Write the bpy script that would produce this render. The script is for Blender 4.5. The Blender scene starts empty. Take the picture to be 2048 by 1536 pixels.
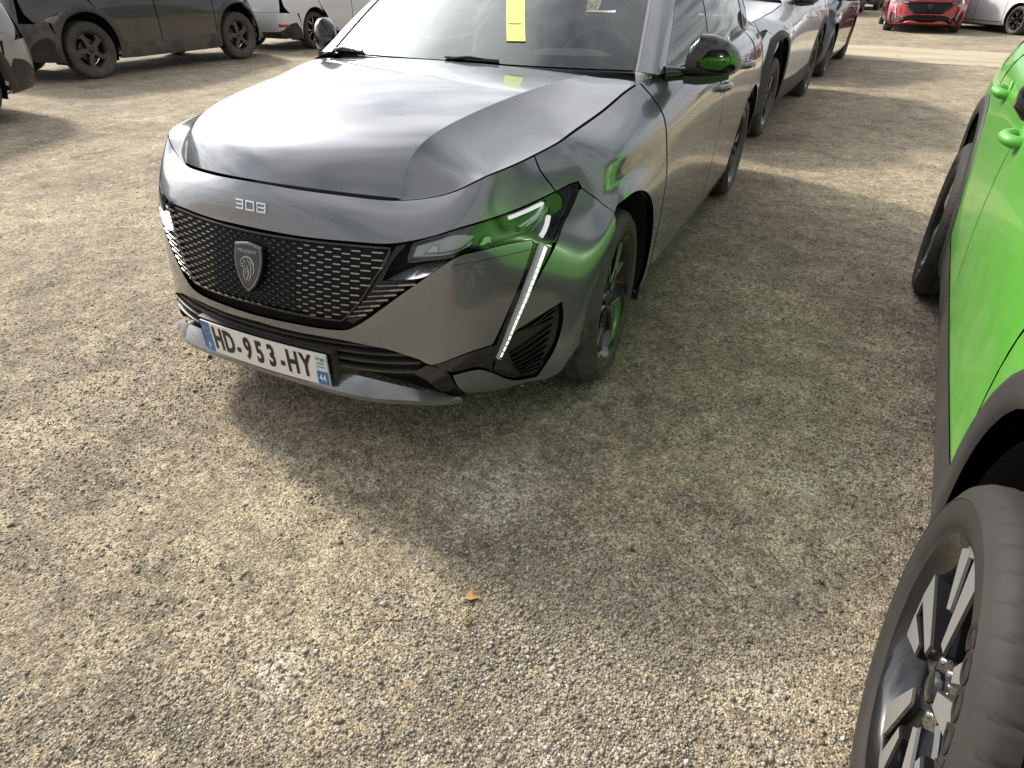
import bpy, bmesh, math, random
import numpy as np
from mathutils import Vector, Matrix
from mathutils.geometry import delaunay_2d_cdt

C = bpy.context.scene.collection
SCN = bpy.context.scene
R_ = math.radians
# ---------------------------------------------------------------- camera
cam = bpy.data.cameras.new('camera'); cam_o = bpy.data.objects.new('camera', cam); C.objects.link(cam_o)
cam.sensor_width = 36; cam.sensor_fit = 'HORIZONTAL'; cam.lens = 1254.3 / 2048 * 36
cam.clip_start = .05; cam.clip_end = 3000
_yaw, _pit, _rol = -0.448974, -0.584252, 0.00704
_f = Vector((math.sin(_yaw) * math.cos(_pit), math.cos(_yaw) * math.cos(_pit), math.sin(_pit)))
_r = Vector((math.cos(_yaw), -math.sin(_yaw), 0)); _u = _r.cross(_f)
_r2 = _r * math.cos(_rol) + _u * math.sin(_rol); _u2 = _u * math.cos(_rol) - _r * math.sin(_rol)
M = Matrix((_r2, _u2, -_f)).transposed().to_4x4(); M.translation = (1.457, -2.0482, 1.3237)
cam_o.matrix_world = M
SCN.camera = cam_o
# ---------------------------------------------------------------- sun and sky
SUN_EL, SUN_AZ = R_(35), Vector((-.94, .342, 0)).normalized()
sun_dir = SUN_AZ * math.cos(SUN_EL) + Vector((0, 0, math.sin(SUN_EL)))
sl = bpy.data.lights.new('sun', 'SUN'); sl.energy = 4.5; sl.angle = R_(7); sl.color = (1, .93, .80)
so = bpy.data.objects.new('sun', sl); C.objects.link(so)
so.rotation_euler = sun_dir.to_track_quat('Z', 'Y').to_euler()
W = bpy.data.worlds.new('World'); SCN.world = W; W.use_nodes = True
nt = W.node_tree; nt.nodes.clear()
def N(t, **k):
    n = nt.nodes.new(t)
    for a, b in k.items(): setattr(n, a, b)
    return n
def math_node(tree, op, a, b=None, clamp=False):
    n = tree.nodes.new('ShaderNodeMath'); n.operation = op; n.use_clamp = clamp
    for i, x in enumerate((a, b)):
        if x is None: continue
        if isinstance(x, (int, float)): n.inputs[i].default_value = x
        else: tree.links.new(x, n.inputs[i])
    return n.outputs[0]
sky = N('ShaderNodeTexSky', sky_type='NISHITA', sun_disc=False, sun_elevation=SUN_EL, altitude=50, air_density=1.0, dust_density=2.0)
sky.sun_rotation = math.atan2(SUN_AZ.x, SUN_AZ.y)
tc = N('ShaderNodeTexCoord')
sep = N('ShaderNodeSeparateXYZ'); nt.links.new(tc.outputs['Generated'], sep.inputs[0])
# project the view direction on a cloud deck so that clouds flatten towards the horizon
zz = math_node(nt, 'MAXIMUM', math_node(nt, 'ADD', sep.outputs['Z'], .12), .05)
dv = N('ShaderNodeCombineXYZ')
nt.links.new(math_node(nt, 'DIVIDE', sep.outputs['X'], zz), dv.inputs[0])
nt.links.new(math_node(nt, 'DIVIDE', sep.outputs['Y'], zz), dv.inputs[1])
n1 = N('ShaderNodeTexNoise'); n1.inputs['Scale'].default_value = 1.15; n1.inputs['Detail'].default_value = 7; n1.inputs['Roughness'].default_value = .58; n1.inputs['Distortion'].default_value = .5
nt.links.new(dv.outputs[0], n1.inputs['Vector'])
ramp = N('ShaderNodeValToRGB'); ramp.color_ramp.elements[0].position = .30; ramp.color_ramp.elements[1].position = .52
nt.links.new(n1.outputs['Fac'], ramp.inputs[0])
# clouds: thin edges brighter than thick bellies, brightest towards the sun (forward scattering)
n2 = N('ShaderNodeTexNoise'); n2.inputs['Scale'].default_value = 2.3; n2.inputs['Detail'].default_value = 6; n2.inputs['Roughness'].default_value = .6
nt.links.new(dv.outputs[0], n2.inputs['Vector'])
dot = N('ShaderNodeVectorMath', operation='DOT_PRODUCT'); dot.inputs[1].default_value = sun_dir
nrmv = N('ShaderNodeVectorMath', operation='NORMALIZE'); nt.links.new(tc.outputs['Generated'], nrmv.inputs[0]); nt.links.new(nrmv.outputs[0], dot.inputs[0])
cs = math_node(nt, 'MAXIMUM', dot.outputs['Value'], 0)
glow = math_node(nt, 'ADD', math_node(nt, 'MULTIPLY', math_node(nt, 'POWER', cs, 3.4), 2.6), math_node(nt, 'MULTIPLY', math_node(nt, 'POWER', cs, 30), 4.0))
belly = N('ShaderNodeMapRange'); belly.inputs[1].default_value = .3; belly.inputs[2].default_value = .7; belly.inputs[3].default_value = .68; belly.inputs[4].default_value = 1.12
nt.links.new(n2.outputs['Fac'], belly.inputs[0])
cl = math_node(nt, 'MULTIPLY', math_node(nt, 'ADD', glow, .78), belly.outputs[0])
ccol = N('ShaderNodeMix', data_type='RGBA', blend_type='MULTIPLY'); ccol.inputs[0].default_value = 1
ccol.inputs[6].default_value = (.97, .98, 1.0, 1)
cmb = N('ShaderNodeCombineColor')
for i in range(3): nt.links.new(cl, cmb.inputs[i])
nt.links.new(cmb.outputs[0], ccol.inputs[7])
skys = N('ShaderNodeVectorMath', operation='SCALE'); skys.inputs['Scale'].default_value = .095
nt.links.new(sky.outputs[0], skys.inputs[0])
mixc = N('ShaderNodeMix', data_type='RGBA')
nt.links.new(ramp.outputs[0], mixc.inputs[0]); nt.links.new(skys.outputs[0], mixc.inputs[6]); nt.links.new(ccol.outputs[2], mixc.inputs[7])
bg = N('ShaderNodeBackground'); bg.inputs['Strength'].default_value = 1.0
nt.links.new(mixc.outputs[2], bg.inputs['Color'])
wo = N('ShaderNodeOutputWorld'); nt.links.new(bg.outputs[0], wo.inputs[0])
SCN.view_settings.view_transform = 'Standard'; SCN.view_settings.look = 'None'
SCN.view_settings.exposure = 0.04; SCN.view_settings.gamma = 1.0; SCN.view_settings.use_curve_mapping = False
SCN.cycles.max_bounces = 5; SCN.cycles.diffuse_bounces = 2; SCN.cycles.glossy_bounces = 4; SCN.cycles.transparent_max_bounces = 8
SCN.cycles.caustics_reflective = False; SCN.cycles.caustics_refractive = False
SCN.cycles.sample_clamp_indirect = 6
import math
# ---------------------------------------------------------------- smooth surfaces
def spl_mat(n):
    A = np.eye(n); B = np.zeros((n, n))
    for i in range(1, n - 1):
        A[i, i - 1] = 1; A[i, i] = 4; A[i, i + 1] = 1
        B[i, i - 1] = 6; B[i, i] = -12; B[i, i + 1] = 6
    return np.linalg.solve(A, B)
def spl_w(n, u):
    """weights (len(u), n) of the natural cubic spline through n evenly spaced knots"""
    M = spl_mat(n); u = np.clip(np.asarray(u, float), 0, n - 1)
    i = np.minimum(u.astype(int), n - 2); b = u - i; a = 1 - b
    I = np.eye(n)
    return (a[:, None] * I[i] + b[:, None] * I[i + 1]
            + ((a ** 3 - a) / 6)[:, None] * M[i] + ((b ** 3 - b) / 6)[:, None] * M[i + 1])
class Surf:
    """tensor spline through a table of points; columns mirrored about x = 0"""
    def __init__(s, tab, sym=2):
        T = np.array(tab, float)                      # rows v, cols t
        s.sym = sym
        if sym: T = np.concatenate([(T[:, 1:sym + 1] * [-1, 1, 1])[:, ::-1], T], 1)
        s.T = T
    def __call__(s, t, v):
        wt = spl_w(s.T.shape[1], np.asarray(t, float) + s.sym); wv = spl_w(s.T.shape[0], v)
        return np.einsum('ni,nj,jik->nk', wt, wv, s.T)
    def nrm(s, t, v, e=.02):
        t = np.asarray(t, float); v = np.asarray(v, float)
        vm = s.T.shape[0] - 1
        du = s(t + e, v) - s(t - e, v)
        dv = s(t, np.minimum(v + e, vm)) - s(t, np.maximum(v - e, 0))
        n = np.cross(du, dv); return n / (np.linalg.norm(n, axis=1)[:, None] + 1e-12)
    def inv(s, P, dims=(0, 1, 2), t0=0, t1=None, n=90):
        """(t, v) of the surface points whose coordinates `dims` come closest to P"""
        P = np.asarray(P, float); t1 = t1 if t1 is not None else s.T.shape[1] - 1 - s.sym
        tt = np.linspace(t0, t1, n * 2); vv = np.linspace(0, s.T.shape[0] - 1, n)
        G = np.stack(np.meshgrid(tt, vv, indexing='ij'), -1).reshape(-1, 2)
        X = s(G[:, 0], G[:, 1])[:, dims]
        k = np.array([((X - p) ** 2).sum(1).argmin() for p in P]); Q = G[k].copy()
        for _ in range(8):
            x = s(Q[:, 0], Q[:, 1])[:, dims]; e = 1e-3
            Jt = (s(Q[:, 0] + e, Q[:, 1])[:, dims] - x) / e; Jv = (s(Q[:, 0], Q[:, 1] + e)[:, dims] - x) / e
            for i in range(len(Q)):
                J = np.stack([Jt[i], Jv[i]], 1); d, *_ = np.linalg.lstsq(J, P[i] - x[i], rcond=None)
                Q[i] += np.clip(d, -.3, .3)
            Q[:, 0] = np.clip(Q[:, 0], t0, t1); Q[:, 1] = np.clip(Q[:, 1], 0, s.T.shape[0] - 1)
        return Q
def rows(*r): return list(zip(*r))
# body shell: each column runs from the sill / lip up to the bonnet seam / waistline
_pl = [  # plan outlines (x, y) of the nose, bottom to top
 (.17, [(0,-.79),(.15,-.79),(.30,-.785),(.42,-.765),(.53,-.70),(.62,-.60),(.70,-.50),(.78,-.41),(.85,-.33)]),
 (.25, [(0,-.83),(.15,-.828),(.30,-.818),(.42,-.795),(.54,-.735),(.63,-.635),(.72,-.52),(.80,-.415),(.872,-.325)]),
 (.36, [(0,-.84),(.15,-.833),(.30,-.81),(.42,-.775),(.54,-.712),(.64,-.615),(.73,-.50),(.81,-.395),(.882,-.30)]),
 (.46, [(0,-.842),(.15,-.834),(.30,-.803),(.42,-.763),(.54,-.70),(.64,-.605),(.73,-.492),(.812,-.38),(.886,-.27)]),
 (.56, [(0,-.822),(.15,-.814),(.30,-.785),(.42,-.748),(.54,-.688),(.64,-.597),(.73,-.482),(.812,-.36),(.884,-.24)]),
 (.64, [(0,-.797),(.15,-.789),(.30,-.763),(.42,-.732),(.54,-.675),(.64,-.587),(.724,-.465),(.796,-.322),(.868,-.18)]),
 (.70, [(0,-.778),(.15,-.770),(.30,-.745),(.42,-.712),(.54,-.655),(.635,-.57),(.710,-.445),(.766,-.30),(.830,-.15)])]
_top = [[(0,-.762,.765),(.15,-.752,.763),(.30,-.72,.757),(.42,-.672,.752),(.54,-.612,.757),(.628,-.54,.776),(.684,-.42,.787),(.727,-.288,.800),(.774,-.14,.815)],
        [(0,-.735,.812),(.15,-.72,.806),(.30,-.675,.795),(.42,-.62,.786),(.54,-.558,.805),(.618,-.505,.842),(.662,-.405,.858),(.69,-.275,.87),(.709,-.165,.882)]]
_side = [ # further columns: (y, [(x, z) x 9])
 (-.06, [(.868,.17),(.887,.25),(.899,.36),(.908,.46),(.912,.57),(.904,.688),(.866,.752),(.846,.832),(.724,.902)]),
 (.17, [(.868,.17),(.890,.25),(.903,.36),(.913,.46),(.919,.57),(.914,.69),(.884,.765),(.866,.855),(.744,.934)]),
 (.46, [(.864,.17),(.893,.25),(.904,.36),(.911,.46),(.916,.57),(.914,.675),(.900,.775),(.866,.885),(.766,.975)]),
 (.95, [(.862,.17),(.890,.25),(.900,.36),(.907,.46),(.913,.58),(.914,.70),(.906,.80),(.880,.91),(.815,.985)]),
 (1.5, [(.862,.17),(.890,.25),(.900,.36),(.908,.46),(.915,.58),(.916,.71),(.910,.815),(.888,.92),(.828,.992)]),
 (2.1, [(.862,.17),(.890,.25),(.902,.36),(.911,.46),(.918,.58),(.919,.71),(.913,.82),(.890,.93),(.825,1.0)]),
 (2.7, [(.864,.17),(.890,.25),(.905,.36),(.917,.46),(.924,.58),(.924,.70),(.913,.82),(.878,.94),(.795,1.012)]),
 (3.15, [(.85,.20),(.875,.28),(.89,.38),(.90,.48),(.903,.58),(.900,.70),(.885,.82),(.842,.95),(.745,1.03)])]
_rear = [[(.74,3.40),(.77,3.43),(.785,3.45),(.79,3.46),(.79,3.455),(.785,3.44),(.765,3.42),(.73,3.385),(.66,3.33)],
         [(.45,3.46),(.48,3.51),(.50,3.54),(.50,3.545),(.50,3.53),(.50,3.505),(.48,3.48),(.46,3.44),(.42,3.40)],
         [(0,3.49),(0,3.54),(0,3.57),(0,3.575),(0,3.56),(0,3.53),(0,3.50),(0,3.47),(0,3.43)]]
_rz = [.22,.30,.40,.50,.60,.71,.83,.96,1.05]
def shell_table():
    tab = []
    for k in range(9):
        if k < 7: r = [(x, y, _pl[k][0]) for x, y in _pl[k][1]]
        else: r = list(_top[k - 7])
        r += [(xz[k][0], y, xz[k][1]) for y, xz in _side]
        r[11] = (r[11][0], .46, r[11][2])
        r += [(q[k][0], q[k][1], _rz[k]) for q in _rear]
        tab.append(r)
    return tab
SH = Surf(shell_table())
# bonnet: a crowned plateau that rolls down to the front seam, a crease, and hollow shoulders out to the side seams
def hood_plateau(x, u):
    ys = -.735 + .652 * x * x; zs = .812 - .155 * x * x; yr = .33 + .245 * x * x; zr = 1.02 - .08 * x * x; a = .5 + .1 * (x / .5) ** 2
    g = a * (1 - np.exp(-u / .05)) + (1 - a) * (1 - (1 - u) ** 2)
    return np.stack([x, ys + u * (yr - ys), zs + (zr - zs) * g], -1)
def hood_crease_x(u): return .413 + .155 * u
_sst = ([0, .045, .10, .18, .30, .45, .62, .80, 1.0], [3.0, 3.9, 4.75, 5.6, 6.6, 7.8, 9.1, 10.1, 11.0])   # crease station -> seam station
def hood_shoulder(u, w):
    """u along the crease, w from the crease (0) to the seam (1)"""
    K = hood_plateau(hood_crease_x(u), u); t = spl_w(9, np.interp(u, _sst[0], np.arange(9.))) @ np.array(_sst[1]); S = SH(t, t * 0 + 8)
    S = S * (1 - 0) ; P = K * (1 - w)[:, None] + S * w[:, None]
    k = (1 - w) ** 1.75; P[:, 2] = S[:, 2] + (K[:, 2] - S[:, 2]) * k + .010 * np.sin(math.pi * w) * w * np.clip(u * 3, 0, 1)
    return P
OUT = {
    'nose': [[0.0,8.0],[1.0,8.0],[2.0,8.0],[3.0,8.0],[3.5,8.0],[4.0,8.0],[4.5,8.0],[5.0,8.0],[5.5,8.0],[6.0,8.0],[6.4,8.0],[6.78,8.0],[6.82,7.4],[7.112,6.623],[6.518,6.586],[5.446,6.516],[4.529,6.406],[3.913,6.151],[3.466,5.952],[3.029,5.837],[2.301,5.832],[1.626,5.808],[0.992,5.812],[0.462,5.834],[0.0,5.839]],
    'cheek': [[0.0,2.745],[0.403,2.757],[0.964,2.762],[1.614,2.739],[2.017,2.768],[2.22,2.849],[2.634,3.181],[3.186,3.712],[3.723,4.283],[3.916,4.497],[4.472,5.136],[4.739,5.3],[5.658,5.448],[6.266,5.318],[6.258,5.035],[5.984,3.78],[5.666,2.757],[5.413,2.016],[4.899,1.94],[4.056,1.738],[3.789,1.911],[3.41,2.085],[3.025,2.237],[1.917,2.409],[0.917,2.451],[0.35,2.473],[0.0,2.494]],
    'corner': [[6.787,4.747],[7.127,5.746],[7.685,6.479],[7.78,6.497],[7.954,6.304],[8.172,6.05],[8.365,5.633],[8.556,5.069],[8.541,4.322],[8.259,3.86],[8.073,3.029],[7.966,2.288],[7.933,1.685],[7.96,1.383],[7.683,0.886],[7.57,0.466],[7.132,0.0],[6.654,0.0],[5.745,0.0],[4.897,0.379],[4.561,1.377],[5.169,1.375],[5.598,1.074],[6.209,0.393],[6.771,0.287],[6.919,0.801],[7.155,1.544],[7.214,2.302],[7.111,2.921],[6.64,2.65],[6.044,2.352],[5.843,2.223],[6.079,2.957],[6.395,3.808]],
    'lamp': [[3.622,5.9],[3.918,6.106],[4.535,6.351],[5.445,6.476],[6.509,6.541],[7.501,6.629],[7.724,6.617],[7.676,6.493],[7.124,5.755],[6.816,4.925],[6.344,5.067],[6.305,5.361],[5.658,5.53],[4.72,5.385],[4.471,5.213],[3.519,5.095]],
    'fang': [[6.377,4.931],[6.715,4.832],[6.504,4.007],[6.141,2.936],[5.807,2.044],[5.65,1.537],[5.525,1.517],[5.62,2.184],[5.996,3.544]],
    'vent': [[5.846,2.173],[6.046,2.301],[6.643,2.597],[7.09,2.859],[7.168,2.308],[7.106,1.549],[6.877,0.858],[6.739,0.399],[6.199,0.501],[5.618,1.103],[5.647,1.479]],
    'fin': [[3.059,4.362],[3.484,4.674],[3.859,4.916],[4.458,5.138],[3.916,4.516],[3.435,4.402]],
    'grille': [[0.0,5.642],[0.993,5.661],[1.626,5.654],[2.302,5.674],[3.186,5.662],[2.954,4.745],[2.54,3.805],[2.036,3.044],[1.566,3.047],[0.999,3.08],[0.0,3.115]],
    'band': [[4.09,1.72],[4.904,1.896],[5.417,1.969],[5.615,1.953],[5.525,1.517],[5.555,1.145],[5.164,1.407],[4.557,1.422]],
    'fenderpx': [[6.8,8.0],[6.84,7.4],[7.112,6.623],[7.512,6.66],[7.75,6.643],[7.78,6.497],[7.954,6.304],[8.172,6.05],[8.365,5.633],[8.556,5.069]],
    'slots': [[[2.87,4.174],[3.713,4.256]],[[2.773,4.001],[3.472,4.086]],[[2.66,3.833],[3.313,3.919]],[[2.532,3.675],[3.135,3.761]],[[2.416,3.505],[2.95,3.59]],[[2.314,3.365],[2.782,3.45]],[[2.184,3.206],[2.623,3.295]]],
    'badge': [[0.046,6.777]],
    'shield': [[0.051,5.241],[0.051,3.535]],
    'cheekseam': [[4.477,4.873],[4.962,4.919],[5.613,4.94],[6.28,4.918]],
}
# ---------------------------------------------------------------- scene helpers
def tag(o, label=None, cat=None, group=None, kind=None):
    for k, v in (('label', label), ('category', cat), ('group', group), ('kind', kind)):
        if v: o[k] = v
    return o
def empty(name, loc=(0, 0, 0), rz=0, parent=None):
    o = bpy.data.objects.new(name, None); C.objects.link(o); o.location = loc; o.rotation_euler = (0, 0, rz)
    o.empty_display_size = .2
    if parent: o.parent = parent
    return o
def mesh(name, V, F, mat, parent=None, smooth=False, normals=None):
    m = bpy.data.meshes.new(name); m.from_pydata([tuple(map(float, v)) for v in V], [], [tuple(map(int, f)) for f in F]); m.update()
    if mat is not None:
        for q in (mat if isinstance(mat, (list, tuple)) else [mat]): m.materials.append(q)
    if smooth:
        m.polygons.foreach_set('use_smooth', [True] * len(m.polygons))
        if smooth is not True: m.set_sharp_from_angle(angle=R_(smooth))
    if normals is not None: m.normals_split_custom_set_from_vertices([tuple(map(float, n)) for n in normals])
    o = bpy.data.objects.new(name, m); C.objects.link(o)
    if parent: o.parent = parent
    return o
class MB:
    def __init__(s): s.V = []; s.F = []; s.mi = []
    def add(s, V, F, mi=0):
        b = len(s.V); s.V += [tuple(v) for v in V]; s.F += [tuple(i + b for i in f) for f in F]; s.mi += [mi] * len(F); return s
    def box(s, c, h, rot=None, mi=0):
        V = [Vector((x * h[0], y * h[1], z * h[2])) for x in (-1, 1) for y in (-1, 1) for z in (-1, 1)]
        if rot is not None: V = [rot @ v for v in V]
        V = [v + Vector(c) for v in V]
        return s.add(V, [(0, 1, 3, 2), (4, 6, 7, 5), (0, 4, 5, 1), (2, 3, 7, 6), (0, 2, 6, 4), (1, 5, 7, 3)], mi)
    def grid(s, G, mi=0, close_u=False):
        G = np.asarray(G); n, m = G.shape[:2]; F = []
        for i in range(n if close_u else n - 1):
            for j in range(m - 1):
                a = i * m + j; b = ((i + 1) % n) * m + j; F.append((a, b, b + 1, a + 1))
        return s.add(G.reshape(-1, 3), F, mi)
    def tube(s, path, r, n=8, mi=0, caps=True):
        P = [Vector(q) for q in path]; rings = []
        for i, q in enumerate(P):
            d = (P[min(i + 1, len(P) - 1)] - P[max(i - 1, 0)]).normalized()
            a = d.orthogonal().normalized() if i == 0 else (a0 - d * a0.dot(d)).normalized()
            a0 = a; b = d.cross(a); rr = r[i] if isinstance(r, (list, tuple)) else r
            rings.append([q + (a * math.cos(k * 2 * math.pi / n) + b * math.sin(k * 2 * math.pi / n)) * rr for k in range(n)])
        V = [v for g in rings for v in g]; F = []
        for i in range(len(P) - 1):
            for k in range(n): F.append((i * n + k, i * n + (k + 1) % n, (i + 1) * n + (k + 1) % n, (i + 1) * n + k))
        if caps: F += [tuple(range(n))[::-1], tuple((len(P) - 1) * n + k for k in range(n))]
        return s.add(V, F, mi)
    def lathe(s, prof, n=64, mi=0, axis='x'):
        """profile of (radius, height) turned about the x axis"""
        G = np.array([[(h, r * math.cos(a), r * math.sin(a)) for r, h in prof] for a in np.linspace(0, 2 * math.pi, n, endpoint=False)])
        return s.grid(G, mi, close_u=True)
    def prism(s, poly, h0, h1, fr, inset=0, mi=0, mtop=None):
        """2-D polygon extruded from h0 to h1; fr(a, b, h) gives the 3-D point; the top is drawn in by inset"""
        n = len(poly); P = np.array(poly, float); c = P.mean(0)
        T = offset_poly(P, inset) if inset else P
        V = [fr(a, b, h0) for a, b in P] + [fr(a, b, h1 - inset) for a, b in P] + [fr(a, b, h1) for a, b in T]
        F = []
        for k in range(n):
            q = (k + 1) % n
            F += [(k, q, n + q, n + k), (n + k, n + q, 2 * n + q, 2 * n + k)]
        s.add(V, F, mi)
        return s.add([fr(a, b, h1) for a, b in T], [tuple(range(n))], mi if mtop is None else mtop)
    def build(s, name, mat, parent=None, smooth=False):
        o = mesh(name, s.V, s.F, mat, parent, smooth)
        if any(s.mi): o.data.polygons.foreach_set('material_index', s.mi)
        return o
def offset_poly(P, d):
    """draw a polygon in by d"""
    P = np.asarray(P, float); n = len(P)
    A = .5 * sum(P[i][0] * P[(i + 1) % n][1] - P[(i + 1) % n][0] * P[i][1] for i in range(n)); sg = 1 if A > 0 else -1
    out = []
    for i in range(n):
        e0 = P[i] - P[i - 1]; e1 = P[(i + 1) % n] - P[i]
        e0 = e0 / (np.linalg.norm(e0) + 1e-12); e1 = e1 / (np.linalg.norm(e1) + 1e-12)
        n0 = np.array([-e0[1], e0[0]]) * sg; n1 = np.array([-e1[1], e1[0]]) * sg
        b = n0 + n1; k = 1 + n0 @ n1
        out.append(P[i] + b * (d / max(k, .4)))
    return np.array(out)
def inside(P, pts):
    x, y = pts[:, 0], pts[:, 1]; r = np.zeros(len(pts), bool); n = len(P)
    for i in range(n):
        x0, y0 = P[i]; x1, y1 = P[(i + 1) % n]
        c = (y0 > y) != (y1 > y); r ^= c & (x < (x1 - x0) * (y - y0) / (y1 - y0 + 1e-15) + x0)
    return r
def edge_dist(P, pts):
    d = np.full(len(pts), 1e9); n = len(P)
    for i in range(n):
        a = P[i]; b = P[(i + 1) % n]; ab = b - a; t = np.clip(((pts - a) @ ab) / (ab @ ab + 1e-15), 0, 1)
        d = np.minimum(d, np.linalg.norm(pts - (a + t[:, None] * ab), axis=1))
    return d
def smooth_outline(P, sp, ang=38):
    """round the gentle turns of an outline, keep its corners, and space its points evenly"""
    P = np.asarray(P, float); n = len(P); out = []
    def turn(i):
        a = P[i] - P[i - 1]; b = P[(i + 1) % n] - P[i]
        return abs(math.degrees(math.atan2(a[0] * b[1] - a[1] * b[0], a @ b)))
    cor = [turn(i) > ang for i in range(n)]
    for i in range(n):
        p1, p2 = P[i], P[(i + 1) % n]
        m1 = (p2 - P[i - 1]) / 2 if not cor[i] else p2 - p1
        m2 = (P[(i + 2) % n] - p1) / 2 if not cor[(i + 1) % n] else p2 - p1
        L = np.linalg.norm(p2 - p1)
        for f_, m_ in ((1, m1), (2, m2)):
            l_ = np.linalg.norm(m_)
            if l_ > L: m_ *= L / l_
        k = max(1, int(math.ceil(L / sp)))
        for t in np.arange(k) / k:
            h = (2 * t ** 3 - 3 * t ** 2 + 1, t ** 3 - 2 * t ** 2 + t, -2 * t ** 3 + 3 * t ** 2, t ** 3 - t ** 2)
            out.append(h[0] * p1 + h[1] * m1 + h[2] * p2 + h[3] * m2)
    return np.array(out)
IDENT = lambda P: P
def surf_eval(S, Q, warp=IDENT):
    """points and unit normals at parameters Q (t may be negative: mirrored)"""
    t = Q[:, 0]; sg = np.where(t < 0, -1., 1.); ta = np.abs(t); v = Q[:, 1]
    f = lambda a, b: warp(S(a, b)); e = .03; vm = S.T.shape[0] - 1
    P = f(ta, v)
    du = f(ta + e, v) - f(ta - e, v); dv = f(ta, np.minimum(v + e, vm)) - f(ta, np.maximum(v - e, 0))
    n = np.cross(du, dv); n /= np.linalg.norm(n, axis=1)[:, None] + 1e-12
    P = P.copy(); P[:, 0] *= sg; n[:, 0] *= sg
    return P, n
def panel(name, S, outline, mat, parent, sp=.03, inset=.0022, thick=.014, off=0.0, warp=IDENT, mirror=False, sym=False, round_=38, depth=None, edge=.0012):
    """a trimmed sheet of surface S with a turned-in rim; outline in (t, v)"""
    Q = np.array(outline, float)
    if sym: Q = np.concatenate([Q, (Q * [-1, 1])[::-1]]); keep = np.r_[True, np.linalg.norm(np.diff(Q, axis=0), axis=1) > 1e-6]; Q = Q[keep]; Q = Q[:-1] if np.allclose(Q[0], Q[-1]) else Q
    c = np.abs(Q.mean(0)); c = np.array([np.abs(Q[:, 0]).mean(), Q[:, 1].mean()]); e = .1; vm = S.T.shape[0] - 1
    kt = np.linalg.norm(S([c[0] + e], [c[1]]) - S([c[0] - e], [c[1]])) / (2 * e)
    v0, v1 = max(c[1] - e, 0), min(c[1] + e, vm); kv = np.linalg.norm(S([c[0]], [v1]) - S([c[0]], [v0])) / (v1 - v0)
    K = np.array([kt, kv]); A = smooth_outline(Q * K, sp, round_)
    if inset: A = offset_poly(A, inset)
    lo, hi = A.min(0), A.max(0); gx = np.arange(lo[0], hi[0], sp); gy = np.arange(lo[1], hi[1], sp * .87)
    G = np.array([(x + (sp / 2 if j % 2 else 0), y) for j, y in enumerate(gy) for x in gx]) if len(gx) and len(gy) else np.zeros((0, 2))
    if len(G):
        G = G[inside(A, G)]
        if len(G): G = G[edge_dist(A, G) > sp * .5]
    ring = offset_poly(A, max(edge * 2.5, .003)); ring = ring[inside(A, ring)] if edge else ring[:0]
    if len(ring): ring = ring[edge_dist(A, ring) > edge]
    pts = np.concatenate([A, ring, G]); nb = len(A)
    vs, _, fs, ov, _, _ = delaunay_2d_cdt([Vector(p) for p in pts], [(i, (i + 1) % nb) for i in range(nb)], [], 0, 1e-6)
    vs = np.array([tuple(v) for v in vs]); isb = np.array([any(k < nb for k in o) for o in ov])
    fa = np.array([list(f) for f in fs]); fs = fa[inside(A, vs[fa].mean(1))]; fs = [tuple(int(q) for q in f) for f in fs]
    P, n = surf_eval(S, vs / K, warp)
    off_ = off if depth is None else depth(vs / K)
    P = P + n * (np.asarray(off_).reshape(-1, 1) if not np.isscalar(off_) else off_)
    Pt = P - n * (edge * isb[:, None])
    mir = np.array([-1, 1, 1]) if mirror else np.array([1, 1, 1])
    V = list(Pt * mir); Nn = list(n * mir); F = []
    for f in fs:
        a, b, c_ = Pt[f[0]], Pt[f[1]], Pt[f[2]]
        flip = np.dot(np.cross(b - a, c_ - a), n[f[0]]) < 0
        if mirror: flip = not flip
        F.append(tuple(f[::-1]) if flip else tuple(f))
    if thick:     # the rim
        from collections import Counter
        ec = Counter(); 
        for f in F:
            for i in range(3): ec[(f[i], f[(i + 1) % 3])] += 1
        be = [ed for ed in ec if (ed[1], ed[0]) not in ec]; idx = {}
        for a, b in be:
            for q in (a, b):
                if q not in idx: 
                    idx[q] = len(V); V.append(Pt[q] * mir); V.append((P[q] - n[q] * thick) * mir); 
        rimn = {q: np.zeros(3) for q in idx}
        for a, b in be:
            fn = np.cross(V[idx[b]] - V[idx[a]], V[idx[a] + 1] - V[idx[a]])
            F.append((idx[b], idx[a], idx[a] + 1, idx[b] + 1)); rimn[a] -= fn; rimn[b] -= fn
        for q in idx:
            q_ = rimn[q] / (np.linalg.norm(rimn[q]) + 1e-12); Nn += [-q_, -q_]
    return mesh(name, V, F, mat, parent, 40 if depth is not None else True, None if depth is not None else Nn)
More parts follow.
